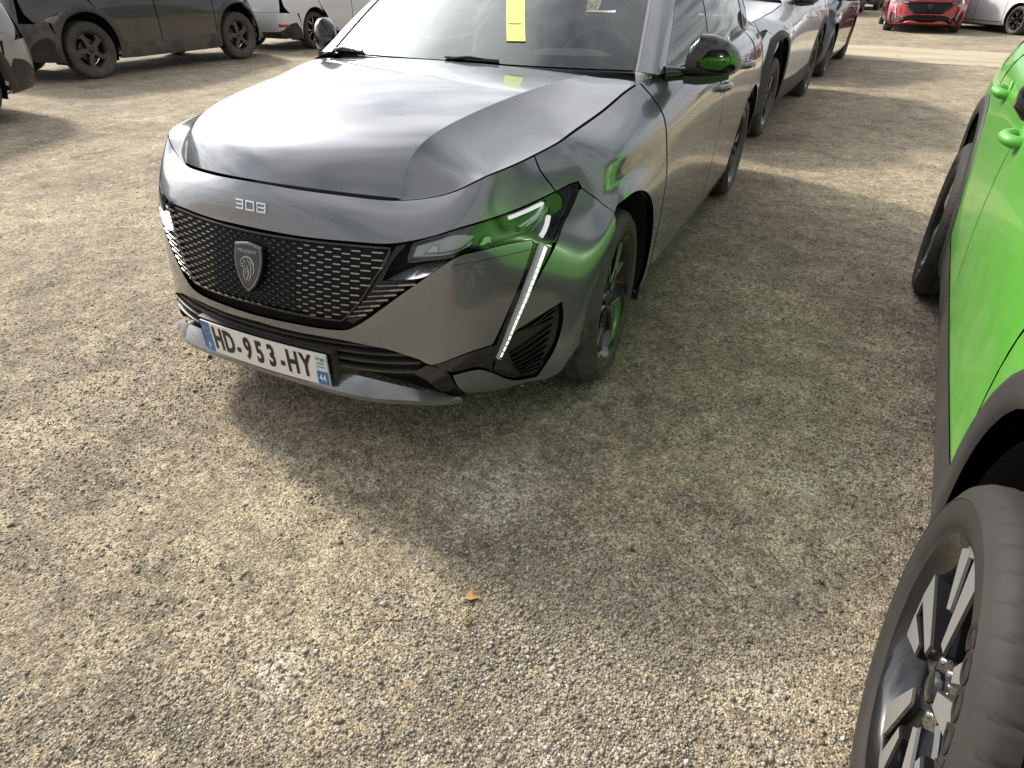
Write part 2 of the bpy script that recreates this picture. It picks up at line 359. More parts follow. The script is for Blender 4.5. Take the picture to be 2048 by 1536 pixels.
def ribbon(name, S, path, w, mat, parent, off=0.0, h=.006, warp=IDENT, mirror=False, sp=.02, taper=None, tilt=0):
    """a bar that follows surface S along a path of (t, v): w across, h proud of `off`"""
    Q = np.array(path, float); d = np.r_[0, np.cumsum(np.linalg.norm(np.diff(surf_eval(S, Q, warp)[0], axis=0), axis=1))]
    n = max(2, int(d[-1] / sp) + 1); u = np.linspace(0, d[-1], n)
    q = np.stack([np.interp(u, d, Q[:, 0]), np.interp(u, d, Q[:, 1])], 1); P, nn = surf_eval(S, q, warp)
    T = np.gradient(P, axis=0); T /= np.linalg.norm(T, axis=1)[:, None]; B = np.cross(nn, T); B /= np.linalg.norm(B, axis=1)[:, None]
    ww = np.full(n, w / 2) if taper is None else np.interp(np.linspace(0, 1, n), np.linspace(0, 1, len(taper)), taper) * w / 2
    a, b = P + nn * off, P + nn * (off + h); k = .25
    G = np.stack([a - B * ww[:, None], b - B * (ww * .8)[:, None] - nn * h * k, b - B * (ww * .45)[:, None], b + B * (ww * .45)[:, None] + nn * tilt, b + B * (ww * .8)[:, None] - nn * h * k + nn * tilt, a + B * ww[:, None]], 1)
    m = np.array([-1, 1, 1]) if mirror else np.array([1, 1, 1]); G = G * m
    mb = MB(); mb.grid(G); mb.add(G[0], [(0, 1, 2, 3, 4, 5)]); mb.add(G[-1], [(5, 4, 3, 2, 1, 0)])
    return mb.build(name, mat, parent, 40) if name else mb
# ---------------------------------------------------------------- materials
MATS = {}
def mat(name, base=(.5, .5, .5), rough=.5, metal=0, coat=0, coat_rough=.03, spec=.5, emis=None, emis_s=0, alpha=None):
    m = bpy.data.materials.new(name); m.use_nodes = True; b = m.node_tree.nodes['Principled BSDF']
    b.inputs['Base Color'].default_value = (*base, 1); b.inputs['Roughness'].default_value = rough; b.inputs['Metallic'].default_value = metal
    b.inputs['Coat Weight'].default_value = coat; b.inputs['Coat Roughness'].default_value = coat_rough; b.inputs['Specular IOR Level'].default_value = spec
    if emis: b.inputs['Emission Color'].default_value = (*emis, 1); b.inputs['Emission Strength'].default_value = emis_s
    MATS[name] = m; return m
def nodes(m): return m.node_tree, m.node_tree.nodes['Principled BSDF']
def tex(t, kind, scale, detail=4, rough=.55, coord=None, **k):
    n = t.nodes.new(kind); n.inputs['Scale'].default_value = scale
    if 'Detail' in n.inputs and kind == 'ShaderNodeTexNoise': n.inputs['Detail'].default_value = detail; n.inputs['Roughness'].default_value = rough
    for a, b in k.items(): setattr(n, a, b)
    if coord is not None: t.links.new(coord, n.inputs['Vector'])
    return n
def ramp_node(t, fac, stops):
    r = t.nodes.new('ShaderNodeValToRGB'); e = r.color_ramp.elements
    while len(e) < len(stops): e.new(.5)
    for q, (p, c) in zip(e, stops): q.position = p; q.color = (*c, 1) if len(c) == 3 else c
    t.links.new(fac, r.inputs[0]); return r.outputs[0]
def mixc_node(t, fac, a, b, mode='MIX'):
    n = t.nodes.new('ShaderNodeMix'); n.data_type = 'RGBA'; n.blend_type = mode
    for i, x in ((0, fac), (6, a), (7, b)):
        if isinstance(x, (int, float)): n.inputs[i].default_value = x
        elif isinstance(x, tuple): n.inputs[i].default_value = (*x, 1)
        else: t.links.new(x, n.inputs[i])
    return n.outputs[2]
def dusty(m, dust=(.33, .28, .2), z0=.12, z1=.55, amount=.6, all_over=0.0, scale=6):
    """dried mud and dust: most near the ground, blotchy"""
    t, b = nodes(m); g = t.nodes.new('ShaderNodeNewGeometry'); s = t.nodes.new('ShaderNodeSeparateXYZ'); t.links.new(g.outputs['Position'], s.inputs[0])
    mr = t.nodes.new('ShaderNodeMapRange'); mr.inputs[1].default_value = z0; mr.inputs[2].default_value = z1; mr.inputs[3].default_value = amount; mr.inputs[4].default_value = all_over
    t.links.new(s.outputs[2], mr.inputs[0])
    nz = tex(t, 'ShaderNodeTexNoise', scale, 8, .65, g.outputs['Position'])
    k = math_node(t, 'MULTIPLY', mr.outputs[0], math_node(t, 'MULTIPLY', math_node(t, 'SUBTRACT', nz.outputs['Fac'], .25), 2.4), True)
    col = tuple(b.inputs['Base Color'].default_value)[:3]
    src = b.inputs['Base Color'].links[0].from_socket if b.inputs['Base Color'].links else col
    t.links.new(mixc_node(t, k, src, dust), b.inputs['Base Color'])
    r0, c0, m0 = b.inputs['Roughness'].default_value, b.inputs['Coat Weight'].default_value, b.inputs['Metallic'].default_value
    inv = math_node(t, 'SUBTRACT', 1, k)
    t.links.new(math_node(t, 'ADD', math_node(t, 'MULTIPLY', inv, r0), math_node(t, 'MULTIPLY', k, .85)), b.inputs['Roughness'])
    if c0: t.links.new(math_node(t, 'MULTIPLY', inv, c0), b.inputs['Coat Weight'])
    if m0: t.links.new(math_node(t, 'MULTIPLY', inv, m0), b.inputs['Metallic'])
    return m
def bump(m, scale, strength=.3, dist=.002, kind='ShaderNodeTexNoise', obj=False):
    t, b = nodes(m); g = t.nodes.new('ShaderNodeTexCoord'); n = tex(t, kind, scale, coord=g.outputs['Object'])
    bn = t.nodes.new('ShaderNodeBump'); bn.inputs['Strength'].default_value = strength; bn.inputs['Distance'].default_value = dist
    t.links.new(n.outputs['Fac'] if kind == 'ShaderNodeTexNoise' else n.outputs['Distance'], bn.inputs['Height']); t.links.new(bn.outputs[0], b.inputs['Normal']); return m
def paint(name, col, metal=.55, rough=.36, dust=.5, z1=.5):
    m = mat(name, col, rough, metal, 1.0, .015); return dusty(m, z1=z1, amount=dust) if dust else m
def glass_mat(name, tint, ior=1.5, k=1.3):
    m = bpy.data.materials.new(name); m.use_nodes = True; t = m.node_tree; t.nodes.clear()
    tr = t.nodes.new('ShaderNodeBsdfTransparent'); tr.inputs[0].default_value = (*tint, 1)
    gl = t.nodes.new('ShaderNodeBsdfGlossy'); gl.inputs['Roughness'].default_value = .004; gl.inputs[0].default_value = (.97, 1, .99, 1)
    fr = t.nodes.new('ShaderNodeFresnel'); fr.inputs[0].default_value = ior
    fk = math_node(t, 'MULTIPLY', fr.outputs[0], k, True)
    mx = t.nodes.new('ShaderNodeMixShader'); t.links.new(fk, mx.inputs[0]); t.links.new(tr.outputs[0], mx.inputs[1]); t.links.new(gl.outputs[0], mx.inputs[2])
    o = t.nodes.new('ShaderNodeOutputMaterial'); t.links.new(mx.outputs[0], o.inputs[0]); MATS[name] = m; return m
GREY = paint('grey metallic paint', (.205, .210, .222), .62, .23, .35, .36)
BLK = mat('black plastic', (.012, .012, .013), .45); dusty(BLK, amount=.35, z1=.5)
GLOSS = mat('gloss black', (.006, .006, .007), .08, 0, .6)
DARK = mat('dark void', (.006, .006, .006), .8)
CLAD = dusty(mat('grey cladding', (.030, .028, .027), .55), (.2, .18, .15), amount=.18, z1=.7)
GLASS = glass_mat('window glass', (.78, .87, .83), k=2.1); LENS = glass_mat('lamp glass', (.9, .92, .92))
TINT = glass_mat('side window glass', (.30, .36, .34))
CHROME = mat('bright metal', (.75, .76, .78), .12, 1)
SATIN = mat('satin silver', (.40, .39, .37), .30, .9)
LAMPIN = mat('lamp reflector', (.45, .50, .47), .25, .8)
DRL = bump(mat('ribbed light guide', (.62, .63, .64), .22, .6), 420, .9, .003, 'ShaderNodeTexVoronoi')
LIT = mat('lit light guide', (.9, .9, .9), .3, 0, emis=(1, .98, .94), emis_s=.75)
RED = mat('red lamp', (.45, .01, .012), .12, 0, 1)
WHITE = mat('white number plate', (.80, .79, .74), .35, 0, .4)
BLUE = mat('plate blue', (.012, .16, .42), .35, 0, .4)
INK = mat('plate ink', (.012, .012, .014), .4)
PAPER = mat('yellow paper', (.80, .86, .24), .7)
RUB = mat('tyre rubber', (.022, .021, .021), .6); dusty(RUB, (.20, .18, .15), .0, .7, .55, .10, 22)
RUBC = mat('clean tyre rubber', (.026, .024, .022), .68, spec=.3); dusty(RUBC, (.15, .13, .11), .0, .72, .14, .06, 14); bump(RUBC, 60, .15, .002)
RIMB = mat('rim gloss black', (.014, .014, .015), .2, .2, .8); RIMS = mat('rim machined face', (.29, .285, .28), .42, .4)
RIMD = dusty(mat('rim dark', (.03, .03, .032), .35, .3, .3), (.25, .21, .16), 0, .7, .5, .2, 9)
DISC = mat('brake disc steel', (.13, .09, .07), .45, .8); ORANGE = mat('orange cap', (.7, .28, .02), .5)
CABIN = mat('cabin trim', (.09, .095, .095), .8); DASH = mat('dashboard', (.26, .28, .27), .8)
FABRIC = mat('seat cloth', (.08, .082, .085), .9)
# ---------------------------------------------------------------- ground
rng = np.random.default_rng(7)
def lattice(seed, n=256):
    return np.random.default_rng(seed).random((n, n))
_L = [lattice(s) for s in range(6)]
def vnoise(x, y, k=0):
    L = _L[k]; n = L.shape[0]; xi = np.floor(x).astype(int); yi = np.floor(y).astype(int); fx = x - xi; fy = y - yi
    fx = fx * fx * (3 - 2 * fx); fy = fy * fy * (3 - 2 * fy); g = lambda a, b: L[a % n, b % n]
    return (g(xi, yi) * (1 - fx) + g(xi + 1, yi) * fx) * (1 - fy) + (g(xi, yi + 1) * (1 - fx) + g(xi + 1, yi + 1) * fx) * fy - .5
def ground_z(x, y):
    """gently uneven trodden gravel with old wheel tracks"""
    d = np.hypot(x - 1.4, y + 2)
    k = np.clip(1.15 - d / 22, 0, 1)
    a = np.cos(.55); b = np.sin(.55); u = x * a + y * b; w = -x * b + y * a        # the tracks run aslant
    z = .020 * vnoise(x * 1.3 + 40, y * 1.3 + 40, 0) + .016 * vnoise(u * 1.6 + 90, w * 6 + 90, 1) + 0.006 * vnoise(x * 9 + 20, y * 9 + 20, 2) + 0.0035 * vnoise(x * 22 + 60, y * 22 + 60, 3)
    return z * k - .004
def axis(lo, hi, a, b, fine, grow=1.16):
    c = list(np.arange(a, b, fine)); s = fine
    while c[-1] < hi: s *= grow; c.append(c[-1] + s)
    s = fine
    while c[0] > lo: s *= grow; c.insert(0, c[0] - s)
    return np.array(c)
gx = axis(-700, 700, -2.6, 2.6, .024); gy = axis(-300, 1500, -2.3, 2.6, .024)
X, Y = np.meshgrid(gx, gy, indexing='ij'); Z = ground_z(X, Y)
mb_v = np.stack([X, Y, Z], -1).reshape(-1, 3); nx, ny = X.shape
ii, jj = np.meshgrid(np.arange(nx - 1), np.arange(ny - 1), indexing='ij'); a_ = (ii * ny + jj).ravel()
fq = np.stack([a_, a_ + ny, a_ + ny + 1, a_ + 1], 1)
def np_mesh(name, V, F, m):
    me = bpy.data.meshes.new(name); k = F.shape[1]
    me.vertices.add(len(V)); me.vertices.foreach_set('co', V.astype(np.float32).ravel())
    me.loops.add(F.size); me.loops.foreach_set('vertex_index', F.astype(np.int32).ravel())
    me.polygons.add(len(F)); me.polygons.foreach_set('loop_start', (np.arange(len(F)) * k).astype(np.int32))
    me.update(calc_edges=True); me.materials.append(m)
    o = bpy.data.objects.new(name, me); C.objects.link(o); return o
def gravel_colours(t, pos):
    """pale compacted grit with dark damp and mossy patches and a few whitish scuffs"""
    big = tex(t, 'ShaderNodeTexNoise', .8, 5, .6, pos).outputs['Fac']
    mid = tex(t, 'ShaderNodeTexNoise', 4.5, 8, .72, pos).outputs['Fac']
    base = ramp_node(t, math_node(t, 'ADD', math_node(t, 'MULTIPLY', big, .45), math_node(t, 'MULTIPLY', mid, .55)),
                     [(.36, (.175, .145, .105)), (.46, (.285, .238, .170)), (.54, (.375, .315, .225)), (.64, (.475, .40, .28))])
    dk = tex(t, 'ShaderNodeTexNoise', 2.6, 9, .75, pos); dk.inputs['Distortion'].default_value = .6
    base = mixc_node(t, math_node(t, 'MULTIPLY', math_node(t, 'SUBTRACT', dk.outputs['Fac'], .53, True), 5.0, True), base, (.108, .086, .062))
    d2 = tex(t, 'ShaderNodeTexNoise', 13, 8, .7, pos)
    base = mixc_node(t, math_node(t, 'MULTIPLY', math_node(t, 'SUBTRACT', d2.outputs['Fac'], .54, True), 5.0, True), base, (.125, .102, .075))
    mp = t.nodes.new('ShaderNodeMapping'); mp.inputs['Rotation'].default_value = (0, 0, -.55); mp.inputs['Scale'].default_value = (.8, 7.5, 1); t.links.new(pos, mp.inputs[0])
    stk = tex(t, 'ShaderNodeTexNoise', 1.0, 6, .65, mp.outputs[0]).outputs['Fac']      # old wheel marks run aslant
    base = mixc_node(t, math_node(t, 'MULTIPLY', math_node(t, 'SUBTRACT', stk, .53, True), 2.4, True), base, (.16, .132, .095))
    vd = t.nodes.new('ShaderNodeVectorMath'); vd.operation = 'DISTANCE'; vd.inputs[1].default_value = (.80, -.78, 0); t.links.new(pos, vd.inputs[0])
    cr = tex(t, 'ShaderNodeTexNoise', 16, 6, .7, pos).outputs['Fac']                   # one patch of crushed pale stone
    base = mixc_node(t, math_node(t, 'MULTIPLY', math_node(t, 'SUBTRACT', math_node(t, 'ADD', math_node(t, 'MULTIPLY', vd.outputs['Value'], -2.6), math_node(t, 'MULTIPLY', cr, 2.2)), .55, True), 1.3, True), base, (.50, .465, .395))
    scuff = tex(t, 'ShaderNodeTexNoise', 1.7, 8, .72, pos).outputs['Fac']
    return mixc_node(t, math_node(t, 'MULTIPLY', math_node(t, 'SUBTRACT', scuff, .575, True), 6.0, True), base, (.55, .51, .43))
GRAVEL = mat('gravel', rough=.92); t, b = nodes(GRAVEL); geo = t.nodes.new('ShaderNodeNewGeometry'); pos = geo.outputs['Position']
base = gravel_colours(t, pos)
vo = tex(t, 'ShaderNodeTexVoronoi', 210, coord=pos); vo.inputs['Randomness'].default_value = 1
hsv = t.nodes.new('ShaderNodeSeparateColor'); t.links.new(vo.outputs['Color'], hsv.inputs[0])
chip = ramp_node(t, hsv.outputs[0], [(0, (.22, .21, .2)), (.25, (.62, .6, .56)), (.5, (1, 1, 1)), (.75, (1.25, 1.2, 1.12)), (.93, (1.75, 1.75, 1.75))])
col = mixc_node(t, .8, base, chip, 'MULTIPLY')
vo2 = tex(t, 'ShaderNodeTexVoronoi', 38, coord=pos); s2 = t.nodes.new('ShaderNodeSeparateColor'); t.links.new(vo2.outputs['Color'], s2.inputs[0])
col = mixc_node(t, .42, col, ramp_node(t, s2.outputs[1], [(0, (.3, .28, .25)), (.4, (.95, .95, .95)), (.8, (1.15, 1.12, 1.05)), (1, (1.5, 1.5, 1.5))]), 'MULTIPLY')
sp1 = tex(t, 'ShaderNodeTexNoise', 62, 6, .75, pos).outputs['Fac']          # fine dirt and moss specks
col = mixc_node(t, math_node(t, 'MULTIPLY', math_node(t, 'SUBTRACT', sp1, .53, True), 7.0, True), col, (.07, .06, .042))
col = mixc_node(t, math_node(t, 'MULTIPLY', math_node(t, 'SUBTRACT', .43, sp1, True), 6.0, True), col, (.56, .50, .38))
t.links.new(col, b.inputs['Base Color'])
hb = math_node(t, 'ADD', math_node(t, 'MULTIPLY', vo.outputs['Distance'], -1.0), math_node(t, 'MULTIPLY', vo2.outputs['Distance'], -.9))
fn = tex(t, 'ShaderNodeTexNoise', 260, 3, .6, pos); hb = math_node(t, 'ADD', hb, math_node(t, 'MULTIPLY', fn.outputs['Fac'], .5))
bn = t.nodes.new('ShaderNodeBump'); bn.inputs['Strength'].default_value = .7; bn.inputs['Distance'].default_value = .004
t.links.new(hb, bn.inputs['Height']); t.links.new(bn.outputs[0], b.inputs['Normal'])
g_o = np_mesh('ground', mb_v, fq, GRAVEL); g_o.data.polygons.foreach_set('use_smooth', [True] * len(fq)); tag(g_o, kind='structure')
# the pale worn track that crosses behind the parked row
TRACK = mat('pale dust track', rough=.95); t, b = nodes(TRACK); geo = t.nodes.new('ShaderNodeNewGeometry'); pos = geo.outputs['Position']
mp = t.nodes.new('ShaderNodeMapping'); mp.inputs['Scale'].default_value = (.25, 1.6, 1); t.links.new(pos, mp.inputs[0])
t.links.new(ramp_node(t, tex(t, 'ShaderNodeTexNoise', 1.2, 7, .6, mp.outputs[0]).outputs['Fac'], [(.3, (.30, .25, .17)), (.5, (.43, .36, .25)), (.68, (.50, .43, .31))]), b.inputs['Base Color'])
G = []
for x in np.arange(-30, 40.1, 1.0):
    w0 = 12.0 + .25 * math.sin(x * .5) - .06 * x; w1 = 14.9 + .3 * math.sin(x * .37 + 1) - .06 * x
    G.append([(x, w0 + (w1 - w0) * k / 6, .005 + ground_z(np.array(x), np.array(w0 + (w1 - w0) * k / 6))) for k in range(7)])
o = MB().grid(np.array(G)).build('dirt_track', TRACK, None, True); tag(o, kind='structure')
# loose chippings lying on the fines
def chippings(n):
    # more of them where the camera stands near
    r = np.abs(rng.normal(0, 1, n)) * 2.3 + .25; a = rng.uniform(-3.15, .85, n)
    x = 1.46 + r * np.sin(a * .5 - .0); y = -2.05 + r * np.cos(a * .5)
    ok = (vnoise(x * 1.7 + 11, y * 1.7 + 5, 4) + .35 * vnoise(x * 7, y * 7, 5) + rng.uniform(-.45, .45, n)) > -.12
    x, y = x[ok], y[ok]; n = len(x)
    s = np.exp(rng.normal(math.log(.0026), .42, n)); s = np.clip(s, .0015, .010)
    z = ground_z(x, y)
    dirs = np.array([(1, 0, 0), (0, 1, 0), (-1, 0, 0), (0, -1, 0), (0, 0, 1), (0, 0, -1)], float)
    q = rng.uniform(.62, 1.3, (n, 6, 1)) * dirs[None]
    q[:, :, 2] *= rng.uniform(.5, .9, (n, 1)); ang = rng.uniform(0, 6.28, n); ca, sa = np.cos(ang)[:, None], np.sin(ang)[:, None]
    tl = rng.normal(0, .35, (n, 1)); xx = q[:, :, 0] * 1.15; zz = q[:, :, 2]
    q2 = np.stack([(xx * np.cos(tl) - zz * np.sin(tl)) * ca - q[:, :, 1] * sa, (xx * np.cos(tl) - zz * np.sin(tl)) * sa + q[:, :, 1] * ca, xx * np.sin(tl) + zz * np.cos(tl)], -1)
    V = q2 * s[:, None, None] + np.stack([x, y, z + s * .22], -1)[:, None]
    fo = np.array([(0, 1, 4), (1, 2, 4), (2, 3, 4), (3, 0, 4), (1, 0, 5), (2, 1, 5), (3, 2, 5), (0, 3, 5)])
    F = (fo[None] + (np.arange(n) * 6)[:, None, None]).reshape(-1, 3)
    return V.reshape(-1, 3), F, n
PEB = mat('gravel chippings', rough=.85); t, b = nodes(PEB); at = t.nodes.new('ShaderNodeAttribute'); at.attribute_name = 'tone'
geo = t.nodes.new('ShaderNodeNewGeometry'); base = gravel_colours(t, geo.outputs['Position'])
tone = ramp_node(t, at.outputs['Fac'], [(0, (.07, .066, .06)), (.22, (.17, .155, .135)), (.45, (.30, .265, .21)), (.7, (.42, .385, .33)), (.9, (.55, .53, .49)), (1, (.75, .74, .71))])
t.links.new(mixc_node(t, .78, base, tone), b.inputs['Base Color'])
V, F, npb = chippings(200000)
peb = np_mesh('gravel_chippings', V, F, PEB); tag(peb, 'loose grey and sandy gravel chippings over the ground', 'gravel', kind='stuff')
at_ = peb.data.attributes.new('tone', 'FLOAT', 'POINT'); at_.data.foreach_set('value', np.repeat(np.clip(rng.beta(1.6, 1.8, npb), 0, 1), 6).astype(np.float32))
# ---------------------------------------------------------------- cars
_gh = [
 [(0,.36,1.015),(.40,.405,1.010),(.738,.535,.998),(.805,.68,.988),(.828,1.5,.994),(.825,2.1,1.002),(.795,2.7,1.014),(.70,3.25,1.032),(.42,3.38,1.05),(0,3.42,1.06)],
 [(0,.68,1.225),(.37,.725,1.218),(.667,.862,1.207),(.735,.99,1.197),(.757,1.5,1.21),(.747,2.1,1.215),(.71,2.72,1.21),(.62,3.15,1.21),(.36,3.25,1.21),(0,3.28,1.21)],
 [(0,1.02,1.42),(.33,1.06,1.413),(.585,1.20,1.385),(.632,1.33,1.388),(.645,1.5,1.405),(.635,2.1,1.405),(.60,2.75,1.375),(.52,3.02,1.345),(.30,3.10,1.36),(0,3.12,1.37)]]
GH = Surf(_gh)
_rf = [[(0,1.03,1.425),(.33,1.07,1.418),(.59,1.21,1.388)],[(0,1.35,1.445),(.34,1.37,1.438),(.625,1.45,1.402)],[(0,1.8,1.452),(.34,1.8,1.446),(.64,1.8,1.409)],
       [(0,2.3,1.44),(.34,2.3,1.434),(.632,2.3,1.40)],[(0,2.75,1.41),(.33,2.74,1.402),(.598,2.73,1.375)],[(0,3.11,1.372),(.30,3.09,1.362),(.53,3.0,1.347)]]
RF = Surf(_rf)
def arc(cy, cz, r, a0, a1, n=16):
    return [(cy + r * math.cos(a), cz + r * math.sin(a)) for a in np.linspace(a0, a1, n)]
def yz(pts, t0=7.5, t1=16.8): return [tuple(q) for q in SH.inv(pts, (1, 2), t0, t1)]
ARC_R, ARC_Z = .378, .325
_q = SH([OUT['fenderpx'][-1][0]], [OUT['fenderpx'][-1][1]])[0]; _a0 = math.atan2(_q[2] - ARC_Z, _q[1])
FENDER = [(11.0, 8), (10.3, 8), (9.6, 8), (8.8, 8), (8.0, 8), (7.3, 8)] + [tuple(q) for q in OUT['fenderpx']] + yz(arc(0, ARC_Z, ARC_R, _a0 - .06, R_(-21)) + [(.44, .185), (.447, .35), (.447, .55), (.447, .72), (.447, .80), (.449, .87), (.451, .93)])
def belt(y0, y1, n=5): return [(y, 8) for y in np.linspace(y0, y1, n)]
_ty = lambda y: float(SH.inv([(y, .99)], (1, 2), 10, 16.5)[0][0])
FDOOR = yz([(.457, .93), (.456, .87), (.455, .72), (.455, .5), (.455, .26), (1.0, .25), (1.53, .25), (1.533, .5), (1.535, .75)], 10.5) + [(_ty(1.535) , 8.0), (12.6, 8), (12, 8), (11.4, 8), (11.02, 8)]
RDOOR = yz([(1.545, .75), (1.543, .5), (1.54, .25), (2.30, .255)] + arc(2.675, ARC_Z, ARC_R + .035, R_(190), R_(125), 7) + [(2.52, .80), (2.56, .92)], 10.5) + [(_ty(2.6), 8), (14.4, 8), (14, 8), (13.5, 8), (_ty(1.545), 8)]
QUART = yz([(2.61, .93), (2.53, .80), (2.47, .67)], 10.5) + yz(arc(2.675, ARC_Z, ARC_R, R_(122), R_(5), 12) + [(3.06, .36)], 10.5) + [(15.9, 4.3), (16.4, 4.3), (16.75, 5.2), (16.85, 6.6), (16.8, 8), (16, 8), (15.4, 8), (_ty(2.62), 8)]
SILL = yz([(.30, .178), (.45, .172), (1.2, .172), (2.0, .172), (2.36, .18), (2.29, .245), (1.6, .24), (.8, .24), (.47, .245), (.45, .176), (.36, .185)], 9)
SILL = yz([(.40, .180), (.46, .173), (1.2, .172), (2.0, .172), (2.34, .18), (2.295, .246), (1.6, .241), (.8, .241), (.455, .246), (.45, .19)], 9)
RBUMP = yz(arc(2.675, ARC_Z, ARC_R, R_(0), R_(-18), 4), 10.5) + [(15.6, .1), (16.3, 0), (17, 0), (18, 0), (19, 0), (19, 4.3), (18, 4.3), (17, 4.3), (16, 4.3)] + yz([(3.065, .40)], 10.5)
def fn_grid(f, A, B, warp, flip=False, drop=None):
    """grid of a two-parameter patch with its analytic normals"""
    a, b = np.meshgrid(A, B, indexing='ij'); e = 1e-3; q = lambda x, y: warp(f(x.ravel(), y.ravel()))
    P = q(a, b); n = np.cross(q(np.clip(a + e, A.min(), A.max()), b) - q(np.clip(a - e, A.min(), A.max()), b), q(a, np.clip(b + e, B.min(), B.max())) - q(a, np.clip(b - e, B.min(), B.max())))
    n /= np.linalg.norm(n, axis=1)[:, None] + 1e-15; n[n[:, 2] < 0] *= -1
    F = [(i * len(B) + j, (i + 1) * len(B) + j, (i + 1) * len(B) + j + 1, i * len(B) + j + 1) for i in range(len(A) - 1) for j in range(len(B) - 1)]
    return P, n, F
def bonnet(P_, root, warp=IDENT):
    ug = .0022 + .9978 * np.linspace(0.0, 1, 90) ** 2; V = []; Nn = []; F = []
    def add(P, n, f, mir=False):
        if mir: P = P * [-1, 1, 1]; n = n * [-1, 1, 1]
        b = len(V)
        for q in f:
            q = list(q); c = np.cross(P[q[1]] - P[q[0]], P[q[2]] - P[q[0]])
            if np.linalg.norm(c) < 1e-12: c = np.cross(P[q[2]] - P[q[0]], P[q[3]] - P[q[0]])
            F.append(tuple(b + k for k in (q if c @ n[q[0]] > 0 else q[::-1])))
        V.extend(P); Nn.extend(n)
    add(*fn_grid(lambda a, u: hood_plateau(a * hood_crease_x(u), u), np.linspace(-1, 1, 61), ug, warp))
    for mir in (False, True): add(*fn_grid(hood_shoulder, (.0022 + .9978 * np.linspace(0, 1, 90) ** 1.5), np.linspace(0, .972, 26), warp), mir)
    # turned-down rim along the seams
    nf = len(F)
    u_ = .0022 + .9978 * np.linspace(0, 1, 90) ** 1.5; fr = hood_plateau(np.linspace(0, .413, 30), np.full(30, .0022)); sd = hood_shoulder(u_, np.full(90, .972))
    edge_ = warp(np.concatenate([fr, sd])); 
    for mir in (1, -1):
        G = np.stack([edge_, edge_ + [0, .006, -.016]], 1) * [mir, 1, 1]; b = len(V); V.extend(G.reshape(-1, 3)); Nn.extend([np.array([0, -1., 0])] * (2 * len(edge_)))
        F.extend([(b + 2 * i, b + 2 * i + 1, b + 2 * i + 3, b + 2 * i + 2) for i in range(len(edge_) - 1)])
    o = mesh('bonnet', V, F, [P_, DARK], root, True, Nn); o.data.polygons.foreach_set('material_index', [0] * nf + [1] * (len(F) - nf)); return o
def patch(name, S, u0, u1, v0, v1, mt, parent, nu=8, nv=24, off=0.0, warp=IDENT, mirror=False, thick=.008):
    """plain rectangular piece of a surface with turned-in edges"""
    U, V_ = np.meshgrid(np.linspace(u0, u1, nu), np.linspace(v0, v1, nv), indexing='ij'); P, n = surf_eval(S, np.stack([U.ravel(), V_.ravel()], 1), warp)
    G = (P + n * off).reshape(nu, nv, 3); g0 = (P + n * (off - thick)).reshape(nu, nv, 3)
    G = np.concatenate([g0[:1], G, g0[-1:]]) * ([-1, 1, 1] if mirror else [1, 1, 1])
    return MB().grid(G).build(name, mt, parent, 40)
def glyph(txt, size, sx=1, bold=0, extr=.0006):
    cu = bpy.data.curves.new('glyph', 'FONT'); cu.body = txt; cu.size = size; cu.offset = bold; cu.extrude = extr; cu.align_x = 'CENTER'; cu.align_y = 'CENTER'; cu.resolution_u = 3
    o = bpy.data.objects.new('glyph', cu); C.objects.link(o); dg = bpy.context.evaluated_depsgraph_get()
    m = bpy.data.meshes.new_from_object(o.evaluated_get(dg)); V = np.array([v.co for v in m.vertices]); F = [tuple(p.vertices) for p in m.polygons]
    bpy.data.objects.remove(o); bpy.data.curves.remove(cu); bpy.data.meshes.remove(m); V[:, 0] *= sx; return V, F
# ---- wheels: axle along x, outside towards +x
def tyre_mesh(R, r, w, n=120, blocks=60, groove=.006):
    h = w / 2
    pr = [(r - .004, -h * .72), (r + .012, -h * .93), (r + (R - r) * .45, -h * 1.03), (R - .030, -h * .97), (R - .012, -h * .87), (R - .003, -h * .72)]
    for c in (-.42, 0, .42):
        pr += [(R - .0005, h * (c - .085)), (R - groove, h * (c - .05)), (R - groove, h * (c + .05)), (R - .0005, h * (c + .085))]
    pr += [(R - .003, h * .72), (R - .012, h * .87), (R - .030, h * .97), (r + (R - r) * .62, h * 1.025), (r + (R - r) * .60, h * 1.012), (r + (R - r) * .40, h * 1.02), (r + (R - r) * .20, h * .985), (r + .016, h * .955), (r + .012, h * .93), (r + .004, h * .90), (r - .004, h * .74)]
    pr = np.array(pr); ang = np.linspace(0, 2 * math.pi, n, endpoint=False); G = np.zeros((n, len(pr), 3))
    for i, a in enumerate(ang):
        rr = pr[:, 0].copy()
        if blocks and i % 8 == 0:
            m = (np.abs(pr[:, 1]) > h * .46) & (pr[:, 0] > R - .005); rr[m] -= groove * .55
        G[i] = np.stack([pr[:, 1], rr * math.cos(a), rr * math.sin(a)], 1)
    return G
def polar(r, a): return (r * math.cos(a), r * math.sin(a))
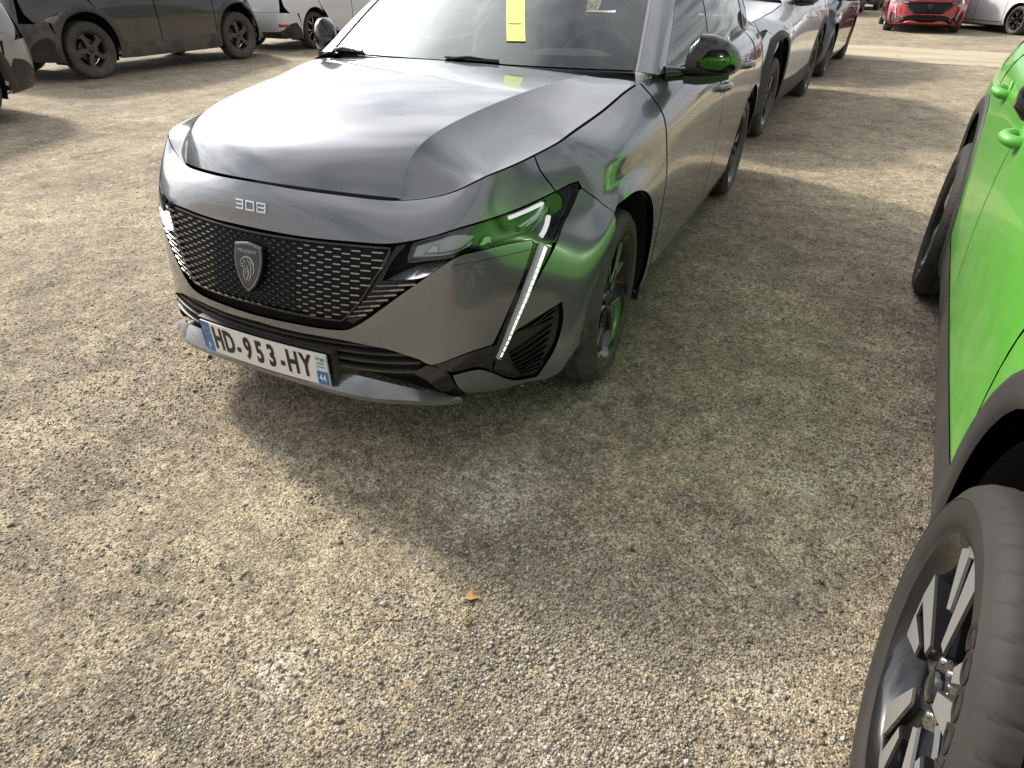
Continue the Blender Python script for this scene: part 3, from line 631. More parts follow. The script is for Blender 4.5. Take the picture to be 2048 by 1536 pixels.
def rim_mb(r, w, style, wide=False):
    mb = MB(); h = w / 2; fr = lambda a, b, z: (z, a, b)
    o = h * .80                                              # plane of the outer lip
    mb.lathe([(r - .012, -h * .75), (r - .03, -h * .5), (r - .034, h * .2), (r - .026, o - .02), (r - .006, o + .004), (r + .004, o + .012), (r + .003, o + .002), (r - .002, o - .01)], 72, 0)
    hub = .068
    ring = [(hub - .03, o - .024), (hub, o - .022), (hub + .004, o - .034), (hub + .004, o - .06), (.02, o - .062)]
    mb.lathe([(.0005, o - .024)] + ring[:3] + ring[3:4], 40, 0)
    for k in range(5):
        A = k * 2 * math.pi / 5 + .31
        if style == 'twin':       # broad machined blades in pairs with a dark web between
            for d0, d1, s0, s1, w0, w1 in ((-.25, -.22, .28, .965, .24, .21), (.20, .19, .50, .965, .12, .17)):
                p = [polar(r * s0, A + d0 - w0), polar(r * s1, A + d1 - w1 * .75), polar(r * s1, A + d1 + w1 * .75), polar(r * s0, A + d0 + w0)]
                mb.prism(p, o - .055, o - .006, fr, .004, 0, 1)
            p = [polar(hub * .8, A - .5), polar(r * .55, A - .36), polar(r * .66, A - .05), polar(r * .62, A + .22), polar(r * .40, A + .34), polar(hub * .8, A + .5)]
            mb.prism(p, o - .07, o - .022, fr, .006, 0, 0)
            p = [polar(r * .89, A - .34), polar(r * .972, A - .34), polar(r * .972, A - .05), polar(r * .972, A + .30), polar(r * .89, A + .30), polar(r * .89, A - .05)]
            mb.prism(p, o - .055, o - .0065, fr, .003, 0, 1)
            p = [polar(r * .55, A - .1), polar(r * .97, A - .05), polar(r * .97, A + .03), polar(r * .58, A + .06)]
            mb.prism(p, o - .06, o - .036, fr, .002, 0, 0)
        elif style == 'loop':     # slim twin spokes that leave the hub together and spread to the rim
            for sg in (-1, 1):
                p = [polar(hub * .7, A + sg * .28), polar(r * .55, A + sg * .10), polar(r * .975, A + sg * .30), polar(r * .975, A + sg * .40), polar(r * .52, A + sg * .26), polar(hub * .8, A + sg * .60)]
                mb.prism(p if sg > 0 else p[::-1], o - .06, o - .012, fr, .004, 0, 0)
                e = [polar(r * .5, A + sg * .075), polar(r * .965, A + sg * .265), polar(r * .965, A + sg * .30), polar(r * .5, A + sg * .125)]
                mb.prism(e if sg > 0 else e[::-1], o - .03, o - .0095, fr, .001, 1, 1)
        else:                     # five swirling plates
            p = [polar(hub * .8, A - .55), polar(r * .5, A - .42), polar(r * .97, A - .22), polar(r * .97, A + .34), polar(r * .72, A + .10), polar(r * .45, A + .22), polar(hub * .8, A + .5)]
            mb.prism(p, o - .055, o - .012, fr, .005, 0, 1 if style == 'plateS' else 0)
    return mb, o
def wheel(parent, loc, R, r, w, side, steer=0, style='loop', mats=None, spin=0, letters=None, full=True, tyre_m=None):
    """a wheel part: rim with tyre, brake disc, hub cap and nuts below it"""
    key = ('wheel', R, r, w, style, letters, full, tuple(m.name for m in (mats or (RIMB, RIMS))), (tyre_m or RUB).name)
    if key not in CACHE:
        d = {}
        mb, o = rim_mb(r, w, style); ob = mb.build('wheel', list(mats or (RIMB, RIMS)), None, 35); d['rim'] = ob.data; bpy.data.objects.remove(ob)
        ob = MB().grid(tyre_mesh(R, r, w, 360 if full else 72, 40 if full else 0), close_u=True).build('tyre', tyre_m or RUB, None, 32); d['tyre'] = ob.data; bpy.data.objects.remove(ob)
        mb = MB(); mb.lathe([(.05, o - .10), (.05, o - .075), (r * .62, o - .075), (r * .62, o - .10)], 48); ob = mb.build('brake_disc', DISC, None, 30); d['disc'] = ob.data; bpy.data.objects.remove(ob)
        mb = MB(); mb.lathe([(.0005, o - .008), (.016, o - .0085), (.026, o - .011), (.029, o - .016), (.030, o - .026)], 36); ob = mb.build('hub_cap', GLOSS, None, 30); d['cap'] = ob.data; bpy.data.objects.remove(ob)
        mb = MB(); mb.lathe([(r - .03, -w * .33), (.06, -w * .33)], 40); ob = mb.build('inner_shield', DARK, None); d['shield'] = ob.data; bpy.data.objects.remove(ob)
        ob = MB().lathe([(.0005, o - .020), (.006, o - .020), (.008, o - .024), (.0085, o - .035)], 12).build('wheel_nut', SATIN, None, 30); d['nut'] = ob.data; bpy.data.objects.remove(ob)
        if letters:
            V, F = glyph(letters, .046, 1.2, .001, .0014); rm = r + (R - r) * .42; hh = w / 2 * 1.0165
            Vn = [(hh + v[2], (rm + v[1]) * math.cos(.12 - v[0] / rm), (rm + v[1]) * math.sin(.12 - v[0] / rm)) for v in V]
            ob = mesh('sidewall_lettering', Vn, F, mats_let, None); d['let'] = ob.data; bpy.data.objects.remove(ob)
        CACHE[key] = d
    d = CACHE[key]
    def put(name, me, par):
        q = bpy.data.objects.new(name, me); C.objects.link(q); q.parent = par; return q
    wo_ = put('wheel', d['rim'], parent); wo_.location = loc
    wo_.rotation_euler = (spin, 0, (0 if side > 0 else math.pi) + steer)
    wo_.rotation_mode = 'XYZ'
    put('tyre', d['tyre'], wo_); put('brake_disc', d['disc'], wo_)
    if full: 
        put('hub_cap', d['cap'], wo_)
        for kk in range(5):
            c_ = polar(.047, kk * 2 * math.pi / 5 + .31 + math.pi / 5); put('wheel_nut', d['nut'], wo_).location = (0, *c_)
    put('inner_shield', d['shield'], wo_)
    if letters: put('sidewall_lettering', d['let'], wo_)
    return wo_
mats_let = mat('tyre lettering', (.016, .014, .013), .6)
CACHE = {}
def both(fn):
    for m in (False, True): fn(m)
def car_shell(root, P, warp=IDENT, sp=.035, clad=False, wheel_kw=None, mirror_dx=0.0, wheel_dx=0.0, cabin=True, dirtglass=None, steer=0, win=None, mirror_m=None, handle_m=None, R=.32, r=.232, ww=.225):
    """the panels every car here has: root is an Empty under the middle of the front axle, nose towards -y"""
    k = dict(parent=root, warp=warp)
    win = win or GLASS
    hood = bonnet(P, root, warp)
    a_, b_ = np.meshgrid(np.linspace(-1, 1, 15), np.linspace(.12, 1, 12), indexing='ij'); Gu = hood_plateau(a_.ravel() * .66, b_.ravel()); Gu[:, 2] -= .13 + .06 * np.abs(a_.ravel())
    MB().grid(warp(Gu).reshape(15, 12, 3)).build('bonnet_underside', DARK, root)
    def side(m):
        q = dict(k, mirror=m)
        panel('front_wing', SH, FENDER, P, sp=sp, **q)
        d = panel('front_door', SH, FDOOR, P, sp=sp, **q); d2 = panel('rear_door', SH, RDOOR, P, sp=sp, **q)
        panel('rear_quarter', SH, QUART, P, sp=sp, **q)
        panel('sill', SH, SILL, CLAD if clad else P, sp=.05, off=-.002, **q)
        if clad:   # black arch and sill cladding
            for nm, cy, a0, a1 in (('arch_trim', 0, 200, -16), ('arch_trim', 2.675, 197, -14)):
                rad = lambda a: ARC_R + .034 if cy else float(np.interp(math.degrees(a), [70, 110, 150, 200], [ARC_R + .034, .375, .345, .345]))
                pts = [(cy + rad(a) * math.cos(a), ARC_Z + rad(a) * math.sin(a)) for a in np.linspace(R_(a0), R_(a1), 22)]
                ribbon(nm, SH, yz(pts, 6.5), .078, CLAD, root, .001, .010, warp, m, .04)
            panel('sill_trim', SH, yz([(.37, .19), (.40, .33), (.45, .365), (1.0, .345), (1.6, .345), (2.24, .365), (2.28, .33), (2.33, .19), (1.3, .172)], 9), CLAD, off=.004, sp=.05, **q)
        hm = handle_m or P
        for d_, (y0, z0) in ((d, (1.42, .842)), (d2, (2.15, .868))):
            a, n = surf_eval(SH, np.array(yz([(y0 + .1, z0 + .004), (y0, z0)], 10)), warp)
            sx = -1 if m else 1; mb = MB(); mid = (a[0] + a[1]) / 2
            path = [a[1] - n[1] * .004, a[1] + n[1] * .020, a[1] * .75 + a[0] * .25 + n[0] * .036, mid + n[0] * .041, a[0] * .75 + a[1] * .25 + n[0] * .036, a[0] + n[0] * .020, a[0] - n[0] * .004]
            path = [(p[0] * sx, p[1], p[2]) for p in path]; mb.tube(path, [.016, .017, .0155, .015, .0155, .017, .016], 10)
            hh = mb.build('handle', hm, d_, 50)
            cup = MB(); cup.tube([((mid[0] - n[0][0] * .001) * sx, mid[1], mid[2] - .004), ((mid[0] + n[0][0] * .0035) * sx, mid[1], mid[2] - .004)], [.046, .040], 18); cup.build('handle_cup', hm if not clad else hm, d_, 40)
    both(side)
    # glass house
    panel('windscreen', GH, [(0, .02), (.8, .02), (1.5, .02), (1.90, .03), (1.93, .5), (1.93, 1.2), (1.9, 1.94), (1, 1.97), (0, 1.98)], win, sp=.05, sym=True, thick=0, inset=0, edge=0, **k)
    fr = [(0, .0), (.8, 0), (1.5, 0), (1.955, 0), (1.955, .6), (1.955, 1.3), (1.95, 1.99), (1, 2.0), (0, 2.0)]
    # printed black border: a frame sheet just under the glass
    for nm, pl in (('windscreen_border', [(0, 0), (.8, 0), (1.5, 0), (1.95, 0), (1.95, .3), (1.95, .9), (1.95, 1.5), (1.94, 1.99), (1.86, 1.9), (1.84, 1.5), (1.83, .9), (1.82, .45), (1.76, .27), (1.62, .215), (1.2, .20), (.6, .19), (0, .19)]),):
        panel(nm, GH, pl, GLOSS, sp=.05, sym=True, thick=0, inset=0, off=-.004, edge=0, **k)
    panel('windscreen_border', GH, [(0, 1.86), (.9, 1.86), (1.8, 1.84), (1.92, 1.99), (1, 2), (0, 2)], GLOSS, sp=.06, sym=True, thick=0, inset=0, off=-.004, edge=0, **k)
    panel('roof', RF, [(0, 0), (1, 0), (2, 0), (2, 1), (2, 2), (2, 3), (2, 4), (2, 5), (1, 5), (0, 5)], P, sp=.06, sym=True, **k)
    def ghs(m):
        q = dict(k, mirror=m)
        tt = np.linspace(10.9, 12.0, 12); uu = np.linspace(1.93, 2.98, 12)
        a = warp(SH(tt, tt * 0 + 8)); b = warp(GH(uu, uu * 0)); b[:, 2] += .004; c = (a + b) / 2 + [0, 0, .004]
        Gf = np.stack([a - [0, 0, .004], c, b], 1) * ([-1, 1, 1] if m else [1, 1, 1]); MB().grid(Gf).build('pillar_foot', P, root, True)
        patch('windscreen_trim', GH, 1.935, 1.985, 0, 2, SATIN, root, 4, 24, .005, warp, m)
        patch('windscreen_pillar', GH, 1.99, 2.93, 0, 2, P, root, 12, 30, .006, warp, m)
        panel('front_side_window', GH, [(2.97, .03), (3.4, .02), (3.9, .02), (3.9, 1), (3.9, 1.92), (3.4, 1.93), (2.97, 1.93), (2.97, 1)], TINT, sp=.06, thick=0, edge=0, **q)
        patch('door_pillar', GH, 3.9, 4.1, 0, 2, GLOSS, root, 5, 20, .002, warp, m)
        panel('rear_side_window', GH, [(4.1, .02), (5, .02), (5.7, .03), (5.75, .6), (5.6, 1.6), (5.4, 1.93), (4.8, 1.93), (4.1, 1.92)], TINT, sp=.07, thick=0, edge=0, **q)
        panel('rear_pillar', GH, [(5.75, 0), (6.5, 0), (7.3, 0), (7.35, 1), (7.35, 2), (6.5, 2), (5.45, 2), (5.65, 1.6), (5.8, .6)], P, sp=.06, off=.003, **q)
        panel('window_trim', GH, [(2.93, -0), (3.5, 0), (4.5, 0), (5.75, 0), (5.75, .06), (4.5, .05), (3.5, .05), (2.93, .06)], GLOSS, sp=.06, off=.006, inset=0, **q)
        panel('window_trim', GH, [(2.93, 1.9), (3.5, 1.9), (4.5, 1.9), (5.42, 1.92), (5.4, 2), (4.5, 2), (3.5, 2), (2.93, 2)], GLOSS, sp=.06, off=.004, inset=0, **q)
        patch('window_trim', GH, 2.935, 3.01, 0, 2, GLOSS, root, 4, 24, .007, warp, m)
    both(ghs)
    # tail
    both(lambda m: panel('rear_bumper', SH, RBUMP, P, sp=.06, inset=.0005, mirror=m, **k))
    panel('tailgate', SH, [(17.1, 4.32), (18, 4.32), (19, 4.32), (19, 8), (18, 8), (17.1, 8), (17.0, 6.5)], P, sp=.06, **k)
    panel('tailgate', SH, [(17.1, 4.32), (18, 4.32), (19, 4.32), (19, 8), (18, 8), (17.1, 8), (17.0, 6.5)], P, sp=.06, mirror=True, **k)
    panel('rear_window', GH, [(7.4, .05), (8.2, .05), (9, .05), (9, 1.9), (8.2, 1.9), (7.4, 1.9)], TINT, sp=.08, thick=0, edge=0, **k)
    panel('rear_window', GH, [(7.4, .05), (8.2, .05), (9, .05), (9, 1.9), (8.2, 1.9), (7.4, 1.9)], TINT, sp=.08, thick=0, edge=0, mirror=True, **k)
    def tl(m):
        panel('tail_lamp', SH, [(16.2, 6.75), (16.7, 6.65), (17.2, 6.65), (18.2, 6.8), (18.2, 7.15), (17.2, 7.3), (16.7, 7.3), (16.05, 7.3)], RED, sp=.05, off=.006, mirror=m, **k)
        panel('reflector', SH, [(16.55, 2.0), (17.3, 2.0), (17.3, 2.5), (16.55, 2.5)], RED, sp=.06, off=.004, mirror=m, **k)
        panel('bumper_insert', SH, [(15.75, .0), (16.5, 0), (17.5, 0), (18.4, 0), (18.4, 1.2), (17.2, 1.4), (16.5, 2.6), (16.1, 2.9), (15.8, 1.6)], BLK, sp=.06, off=.002, mirror=m, **k)
    both(tl)
    # dark inner body: floor, wheel wells, door linings
    zz = lambda z: float(warp(np.array([[0, 1.0, z]]))[0, 2])
    mb = MB(); mb.box((0, 1.3, zz(.21)), (.60, 1.95, .02)); mb.box((0, 1.33, zz(.21)), (.86, .93, .02)); mb.build('underbody', DARK, root)
    MB().box((0, .40, zz(.58)), (.60, .03, .34)).build('bulkhead', DARK, root); MB().box((0, 2.3, zz(.55)), (.60, .02, .3)).build('bulkhead', DARK, root)
    for y in (0, 2.675):
        for s in (-1, 1):
            G = []
            for a in np.linspace(R_(-25), R_(205), 20):
                ring = []
                for xx in (.90, .55, .50):
                    rr = (ARC_R + .012) if xx > .52 else .02
                    ring.append((s * xx, y + rr * math.cos(a), zz(ARC_Z + rr * math.sin(a))))
                G.append(ring)
            G = np.array(G); dy_ = G[:, 0, 1] - y; G[:, 0, 0] = s * np.where(dy_ < 0, .875 - .19 * np.clip(-dy_ / .39, 0, 1) * (y == 0), .885)
            MB().grid(G).build('wheel_arch_liner', DARK, root, 40)
    if cabin:
        def lin(m): panel('door_lining', SH, yz([(.5, .3), (1.4, .28), (2.25, .28), (2.32, .6), (2.5, .8), (2.55, .95), (1.5, .95), (.8, .93), (.5, .85)], 10), DARK, sp=.15, off=-.05, thick=0, edge=0, mirror=m, **k)
        both(lin)
        Z = lambda z: zz(z)
        prof = [(.40, .96), (.50, 1.005), (.66, 1.0), (.84, .985), (.93, .965), (.96, .92), (.95, .60)]
        G = np.array([[(x, y + .13 * (x / .7) ** 2, Z(z - .012 * abs(x) + (.055 * math.exp(-((x - .36) / .17) ** 4) if .6 < y < .9 else 0) + (.03 * math.exp(-((x - .36) / .2) ** 4) if .5 < y <= .6 else 0))) for y, z in prof] for x in np.linspace(-.72, .72, 33)])
        MB().grid(G).build('dashboard', DASH, root, 50)
        mb = MB(); cc = Vector((.37, 1.08, Z(.93)))
        ring = [cc + Vector((.18 * math.cos(a), .07 * math.sin(a), .165 * math.sin(a))) for a in np.linspace(0, 2 * math.pi, 25)]
        mb.tube(ring, .016, 8, caps=False); mb.box(cc, (.06, .02, .05)); mb.box(cc, (.16, .01, .018)); mb.build('steering_wheel', CABIN, root, 40)
        for x, y in ((.37, 1.55), (-.37, 1.55)):
            mb = MB()
            G = [[(x + w * sx, y + dy, Z(z)) for sx, dy in ((-1, 0), (-.8, -.05), (.8, -.05), (1, 0), (.8, .10), (-.8, .10), (-1, 0))] for w, dyy, z in ((.24, 0, .55), (.25, 0, .8), (.24, 0, 1.02), (.16, 0, 1.10))]
            for gi, (gr, sh) in enumerate(zip(G, (0, .07, .15, .18))): G[gi] = [(a, b + sh, c) for a, b, c in gr]
            mb.grid(np.array(G)); mb.box((x, y - .18, Z(.52)), (.25, .25, .08)); mb.box((x, y + .23, Z(1.19)), (.13, .045, .075)); mb.build('front_seat', FABRIC, root, 40)
        mb = MB(); mb.box((0, 2.45, Z(.75)), (.62, .07, .28), Matrix.Rotation(R_(-14), 3, 'X')); mb.box((0, 2.2, Z(.5)), (.62, .25, .08))
        for x in (-.38, .38): mb.box((x, 2.55, Z(1.10)), (.13, .04, .07))
        mb.build('rear_seat', FABRIC, root)
    # mirrors
    mm = mirror_m or GLOSS
    def mir(m):
        s = -1 if m else 1; off = warp(np.array([[.9, .85, 1.0]]))[0] - np.array([.9, .85, 1.0]); off[0] = s * mirror_dx
        secs = []     # stations from the door side outwards: (x, y centre, z centre, depth, height)
        for x, y, z, d, h in ((.870, .735, 1.005, .030, .040), (.885, .735, 1.02, .062, .075), (.915, .745, 1.035, .075, .088), (.960, .775, 1.035, .078, .084), (1.005, .815, 1.028, .070, .070), (1.04, .86, 1.018, .050, .048), (1.055, .895, 1.010, .018, .020)):
            secs.append([(s * x, y + d * ca * (1.0 if ca < 0 else .75), z + h * (sa if sa > 0 else sa * .85)) for ca, sa in [(math.copysign(abs(math.cos(a)) ** .75, math.cos(a)), math.copysign(abs(math.sin(a)) ** .85, math.sin(a))) for a in np.linspace(0, 2 * math.pi, 21)]])
        G = np.array(secs) + off; mb = MB(); mb.grid(G); mb.add(G[0], [tuple(range(20))]); mb.add(G[-1], [tuple(range(20))[::-1]])
        o = mb.build('door_mirror', mm, root, 50)
        # foot and mirror pane
        ft = MB(); ft.tube([tuple(np.array((s * .80, .66, .985)) + off), tuple(np.array((s * .86, .70, .985)) + off), tuple(np.array((s * .91, .745, .975)) + off)], [.03, .024, .020], 10); ft.build('mirror_foot', GLOSS, o, 40)
        b_ = MB(); b_.grid(np.array([[np.array((s * x, y + .004, z + dz)) + off for dz in (-.075 * hh, -.048 * hh)] for x, y, z, hh in ((.88, .665, 1.03, 1), (.93, .675, 1.03, 1.05), (.98, .72, 1.025, .95), (1.03, .80, 1.015, .7))])); b_.build('mirror_skirt', BLK, o, 40)
        gm = MB(); gm.add([tuple(np.array((s * x, y, z)) + off) for x, y, z in ((.885, .805, .99), (1.01, .88, .985), (1.02, .882, 1.04), (.90, .812, 1.085))], [(0, 1, 2, 3)]); gm.build('mirror_pane', CHROME, o)
    both(mir)
    wk = dict(style='loop', R=R, r=r, w=ww); wk.update(wheel_kw or {})
    xo = .893 - wk['w'] / 2
    for y in (0, 2.675):
        for s in (-1, 1):
            wheel(root, (s * (xo + wheel_dx), y, wk['R'] - .006), wk['R'], wk['r'], wk['w'], s, (steer if y == 0 else 0), wk['style'], wk.get('mats'), wk.get('spin', .5) + y * .7, wk.get('letters'), wk.get('full', True), wk.get('tyre_m'))
    return hood
# ---------------------------------------------------------------- face of the hatchback
def front_face(root, P, warp=IDENT, detail=True, sp=.025):
    k = dict(parent=root, warp=warp)
    n_ = panel('nose_panel', SH, OUT['nose'], P, sp=sp, sym=True, **k)
    bp = panel('front_bumper', SH, OUT['cheek'], P, sp=sp, sym=True, **k)
    def cor(m): panel('bumper_corner', SH, OUT['corner'], P, sp=sp, mirror=m, inset=.0015, **k)
    both(cor)
    # black backing behind every opening
    panel('grille_backing', SH, [(0, 1.2), (1, 1.2), (2, 1.2), (3, 1.2), (4, 1.2), (5, 1.0), (6, .3), (7.3, .3), (7.4, 2), (7.4, 4), (7.3, 6.5), (7.2, 7.6), (6, 7.9), (5, 7.9), (4, 7.9), (3, 7.9), (2, 7.9), (1, 7.9), (0, 7.9)], DARK, sp=.05, sym=True, off=-.062, thick=.0, edge=0, **k)
    gl = panel('grille', SH, OUT['grille'], DARK, sp=.03, sym=True, off=-.016, thick=0, edge=0, **k)
    # black frame round the grille
    q = np.array(OUT['grille']); fr = list(map(tuple, q))
    ribbon('grille_frame', SH, [(-a, b) for a, b in fr[::-1]][1:] + fr[1:-1] if False else fr, .012, GLOSS, gl, -.016, .012, warp)
    ribbon('grille_frame', SH, fr, .012, GLOSS, gl, -.016, .012, warp, True)
    def lamps(m):
        q = dict(k, mirror=m)
        h = panel('headlight', SH, OUT['lamp'], GLOSS, sp=.03, off=-.020, thick=.0, inset=0, edge=0, **q)
        L = OUT['lamp']; dq = dict(q, parent=h)
        panel('lens', SH, L, LENS, sp=.02, off=-.001, thick=.0, inset=.001, edge=0.0, **dq)
        ribbon('lamp_seal', SH, L + L[:1], .007, GLOSS, h, -.010, .008, warp, m)
        if detail:
            panel('reflector', SH, [(3.62, 5.25), (4.4, 5.28), (4.9, 5.60), (5.0, 6.05), (4.5, 6.2), (3.95, 5.98), (3.68, 5.80)], SATIN, sp=.03, off=-.016, thick=0, edge=0, **dq)
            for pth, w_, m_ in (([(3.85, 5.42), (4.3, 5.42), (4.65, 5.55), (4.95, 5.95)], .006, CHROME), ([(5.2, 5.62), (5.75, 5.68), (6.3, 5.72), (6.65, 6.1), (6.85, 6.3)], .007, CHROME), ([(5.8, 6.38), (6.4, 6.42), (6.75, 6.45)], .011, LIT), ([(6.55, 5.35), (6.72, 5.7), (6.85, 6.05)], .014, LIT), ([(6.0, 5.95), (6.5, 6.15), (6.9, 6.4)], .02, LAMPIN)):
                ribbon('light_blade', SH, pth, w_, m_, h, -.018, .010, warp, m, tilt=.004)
            for tt, vv in ((3.98, 5.62), (5.15, 5.75)):
                P_, nn = surf_eval(SH, np.array([(tt - .13, vv - .2), (tt + .22, vv - .2), (tt + .18, vv + .2), (tt + .02, vv + .24)]), warp); s = -1 if m else 1
                mb = MB(); a = P_ - nn * .018; b = P_ - nn * .007; c = b.mean(0); b = b + (c - b) * .25
                a[:, 0] *= s; b[:, 0] *= s
                mb.add(list(a) + list(b), [(0, 1, 5, 4), (1, 2, 6, 5), (2, 3, 7, 6), (3, 0, 4, 7), (4, 5, 6, 7)]); mb.build('lamp_module', LAMPIN, h)
        fb = panel('daytime_light_housing', SH, [(6.25, 5.15), (6.78, 5.0), (6.58, 4.0), (6.22, 2.95), (5.88, 2.04), (5.72, 1.5), (5.47, 1.46), (5.55, 2.1), (5.93, 3.5)], GLOSS, sp=.03, off=-.007, thick=.01, inset=0, **q)
        ribbon('daytime_light', SH, [(6.52, 4.93), (6.37, 4.3), (6.12, 3.35), (5.84, 2.45), (5.60, 1.56)], .034, DRL, fb, -.006, .013, warp, m, .01, [1.0, .95, .82, .68, .45])
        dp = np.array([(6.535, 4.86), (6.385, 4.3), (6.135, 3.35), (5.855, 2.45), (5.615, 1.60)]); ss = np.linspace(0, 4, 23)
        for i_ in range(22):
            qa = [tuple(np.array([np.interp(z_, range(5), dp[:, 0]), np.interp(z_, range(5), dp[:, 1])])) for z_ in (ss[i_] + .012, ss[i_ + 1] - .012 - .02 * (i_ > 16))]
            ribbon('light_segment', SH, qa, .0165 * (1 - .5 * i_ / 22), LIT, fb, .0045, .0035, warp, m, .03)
        v = panel('corner_vent', SH, OUT['vent'], BLK, sp=.04, off=-.022, thick=0, inset=0, edge=0, **q)
        for a in np.linspace(0, 1, 11):       # slanting ribs
            p0 = np.array((5.72, 2.0)) * (1 - a) + np.array((6.35, .52)) * a; p1 = np.array((7.02, 2.78)) * (1 - a) + np.array((6.82, .62)) * a
            if a < .3: p0 = np.array((5.95 + .9 * (.3 - a), 2.2))
            ribbon('vent_rib', SH, [tuple(p0), tuple(p0 * .5 + p1 * .5 - np.array((0, .06))), tuple(p1)], .007, GLOSS, v, -.020, .012, warp, m, .05)
        panel('bumper_blade', SH, OUT['band'], GLOSS, sp=.03, off=-.008, mirror=m, **k)
        # intake cheek: gloss black wedge beside the lower intake
        panel('intake_wedge', SH, [(3.95, 1.75), (4.15, 1.68), (4.52, 1.40), (4.86, .40), (4.6, .35), (4.3, .75), (4.0, 1.25), (3.6, 1.55)], GLOSS, sp=.03, off=-.012, **q)
        # fin beside the grille: its upper edge sinks, so that it faces the sky
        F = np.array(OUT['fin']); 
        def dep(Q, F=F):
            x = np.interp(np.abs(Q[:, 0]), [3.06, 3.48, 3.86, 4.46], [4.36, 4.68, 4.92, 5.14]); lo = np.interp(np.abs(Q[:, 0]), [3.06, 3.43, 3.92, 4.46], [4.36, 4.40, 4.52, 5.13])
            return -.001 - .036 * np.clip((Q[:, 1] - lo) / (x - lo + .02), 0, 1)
        panel('grille_fin', SH, F, CHROME2, sp=.012, depth=dep, thick=.004, inset=.001, edge=0, **q)  # bright metal in place of body paint, standing in for the sky's reflection
        panel('grille_edge', SH, [(2.25, 2.95), (2.6, 3.25), (3.15, 3.78), (3.68, 4.33), (3.9, 4.55), (3.35, 4.36), (2.98, 4.32), (3.2, 5.1), (3.42, 5.7), (3.46, 5.9), (3.25, 5.75), (3.0, 4.75), (2.58, 3.82), (2.08, 3.02)], BLK, sp=.03, off=-.014, thick=.006, inset=0, edge=0, **q)
        if detail:
            for (a, b) in OUT['slots']:
                a = np.array(a); b = np.array(b); c = a * .42 + b * .58
                ribbon('grille_slot', SH, [tuple(a), tuple(c)], .0042, SATIN, bp, -.012, .010, warp, m)
                ribbon('grille_slot', SH, [tuple(c), tuple(b)], .0085, SATIN, bp, -.010, .010, warp, m)
            ribbon('bumper_seam', SH, OUT['fenderpx'][5:10], .0028, DARK, bp, -.0004, .0012, warp, m)
            ribbon('bumper_seam', SH, OUT['cheekseam'], .0022, DARK, bp, -.0004, .0008, warp, m)
    both(lamps)
    # lower intake slats
    for v_ in (2.28, 2.05, 1.82, 1.58):
        t1 = {2.28: 2.9, 2.05: 3.55, 1.82: 3.8, 1.58: 3.75}[v_]
        ribbon('intake_slat', SH, [(-t, v_) for t in np.linspace(t1, 0, 10)[:-1]] + [(t, v_) for t in np.linspace(0, t1, 10)], .012, BLK, bp, -.024, .018, warp, False, .03)
    # lip
    top = [(0,-.806,.256),(.15,-.806,.258),(.30,-.802,.282),(.42,-.780,.274),(.50,-.735,.245),(.56,-.69,.215),(.60,-.655,.20)]
    bot = [(0,-.846,.236),(.15,-.845,.236),(.30,-.840,.237),(.42,-.818,.236),(.48,-.785,.229),(.56,-.742,.222),(.612,-.655,.194)]
    und = [(x * .97, y + .10, .18) for x, y, z in bot]; low = [(x, y + .004, z - .018) for x, y, z in bot]
    sec = [[a, (np.array(a) * .5 + np.array(b) * .5 + (0, -.004, .004)).tolist(), b, l, u] for a, b, l, u in zip(top, bot, low, und)]
    G = np.array(sec); W_ = spl_w(7, np.linspace(0, 6, 31)); G = np.einsum('ni,ijk->njk', W_, G)
    G = np.concatenate([(G[1:] * [-1, 1, 1])[::-1], G]); G = warp(G.reshape(-1, 3)).reshape(G.shape)
    MB().grid(G).build('bumper_lip', P, root, 32)
    if not detail: return
    # grille studs: staggered dashes, tiny near the badge and long at the sides
    centre = MB(); unit = MB(); unit.box((0, 0, 0), (.5, .5, .5)); um = unit.build('grille_dash', SATIN, None).data; bpy.data.objects.remove(bpy.data.objects['grille_dash'])
    xs = [0.0]; 
    while xs[-1] < .50: xs.append(xs[-1] + .0125 + .022 * min(1, xs[-1] / .42) ** 1.1)
    gpoly = np.array(OUT['grille']); gp2 = np.concatenate([gpoly, (gpoly * [-1, 1])[::-1]])
    for sgn in (-1, 1):
        for j, x0 in enumerate(xs):
            if sgn < 0 and j == 0: continue
            for i in range(16):
                z = .668 - i * .0204 + (.0102 if j % 2 else 0)
                Q = SH.inv([(x0, z)], (0, 2), 0, 4.5, 40)
                if not inside(gp2, Q * 1.0)[0] or edge_dist(gp2 * [.15, .08], Q * [.15, .08])[0] < .006: continue
                P_, nn = surf_eval(SH, Q, warp); P_ = P_[0]; nn = nn[0]; L = (.005 + .030 * min(1, x0 / .45) ** 1.2)
                if x0 < .085 and .50 < z < .668 and x0 < .062 * (1 if z > .6 else .35 + .65 * (z - .5) / .1): continue
                T = np.cross([0, 0, 1.], nn); T /= np.linalg.norm(T); B = np.cross(nn, T)
                Mx = Matrix((Vector(T), Vector(B), Vector(nn))).transposed()
                c = P_ - nn * .006
                if sgn < 0: c = c * [-1, 1, 1]; Mx = Matrix(((-T[0], B[0] * -1, -nn[0]), (T[1], B[1], nn[1]), (T[2], B[2], nn[2])))
                s = Vector((L, .0024 + .0010 * min(1, x0 / .4), .012))
                if x0 > .17:
                    o = bpy.data.objects.new('grille_dash', um); C.objects.link(o); o.parent = gl
                    m4 = (Mx @ Matrix.Diagonal(s)).to_4x4(); m4.translation = Vector(c); o.matrix_local = m4
                else: centre.box(c, s / 2, Mx)
    o = centre.build('grille_studs', SATIN2, gl); o['kind'] = 'stuff'
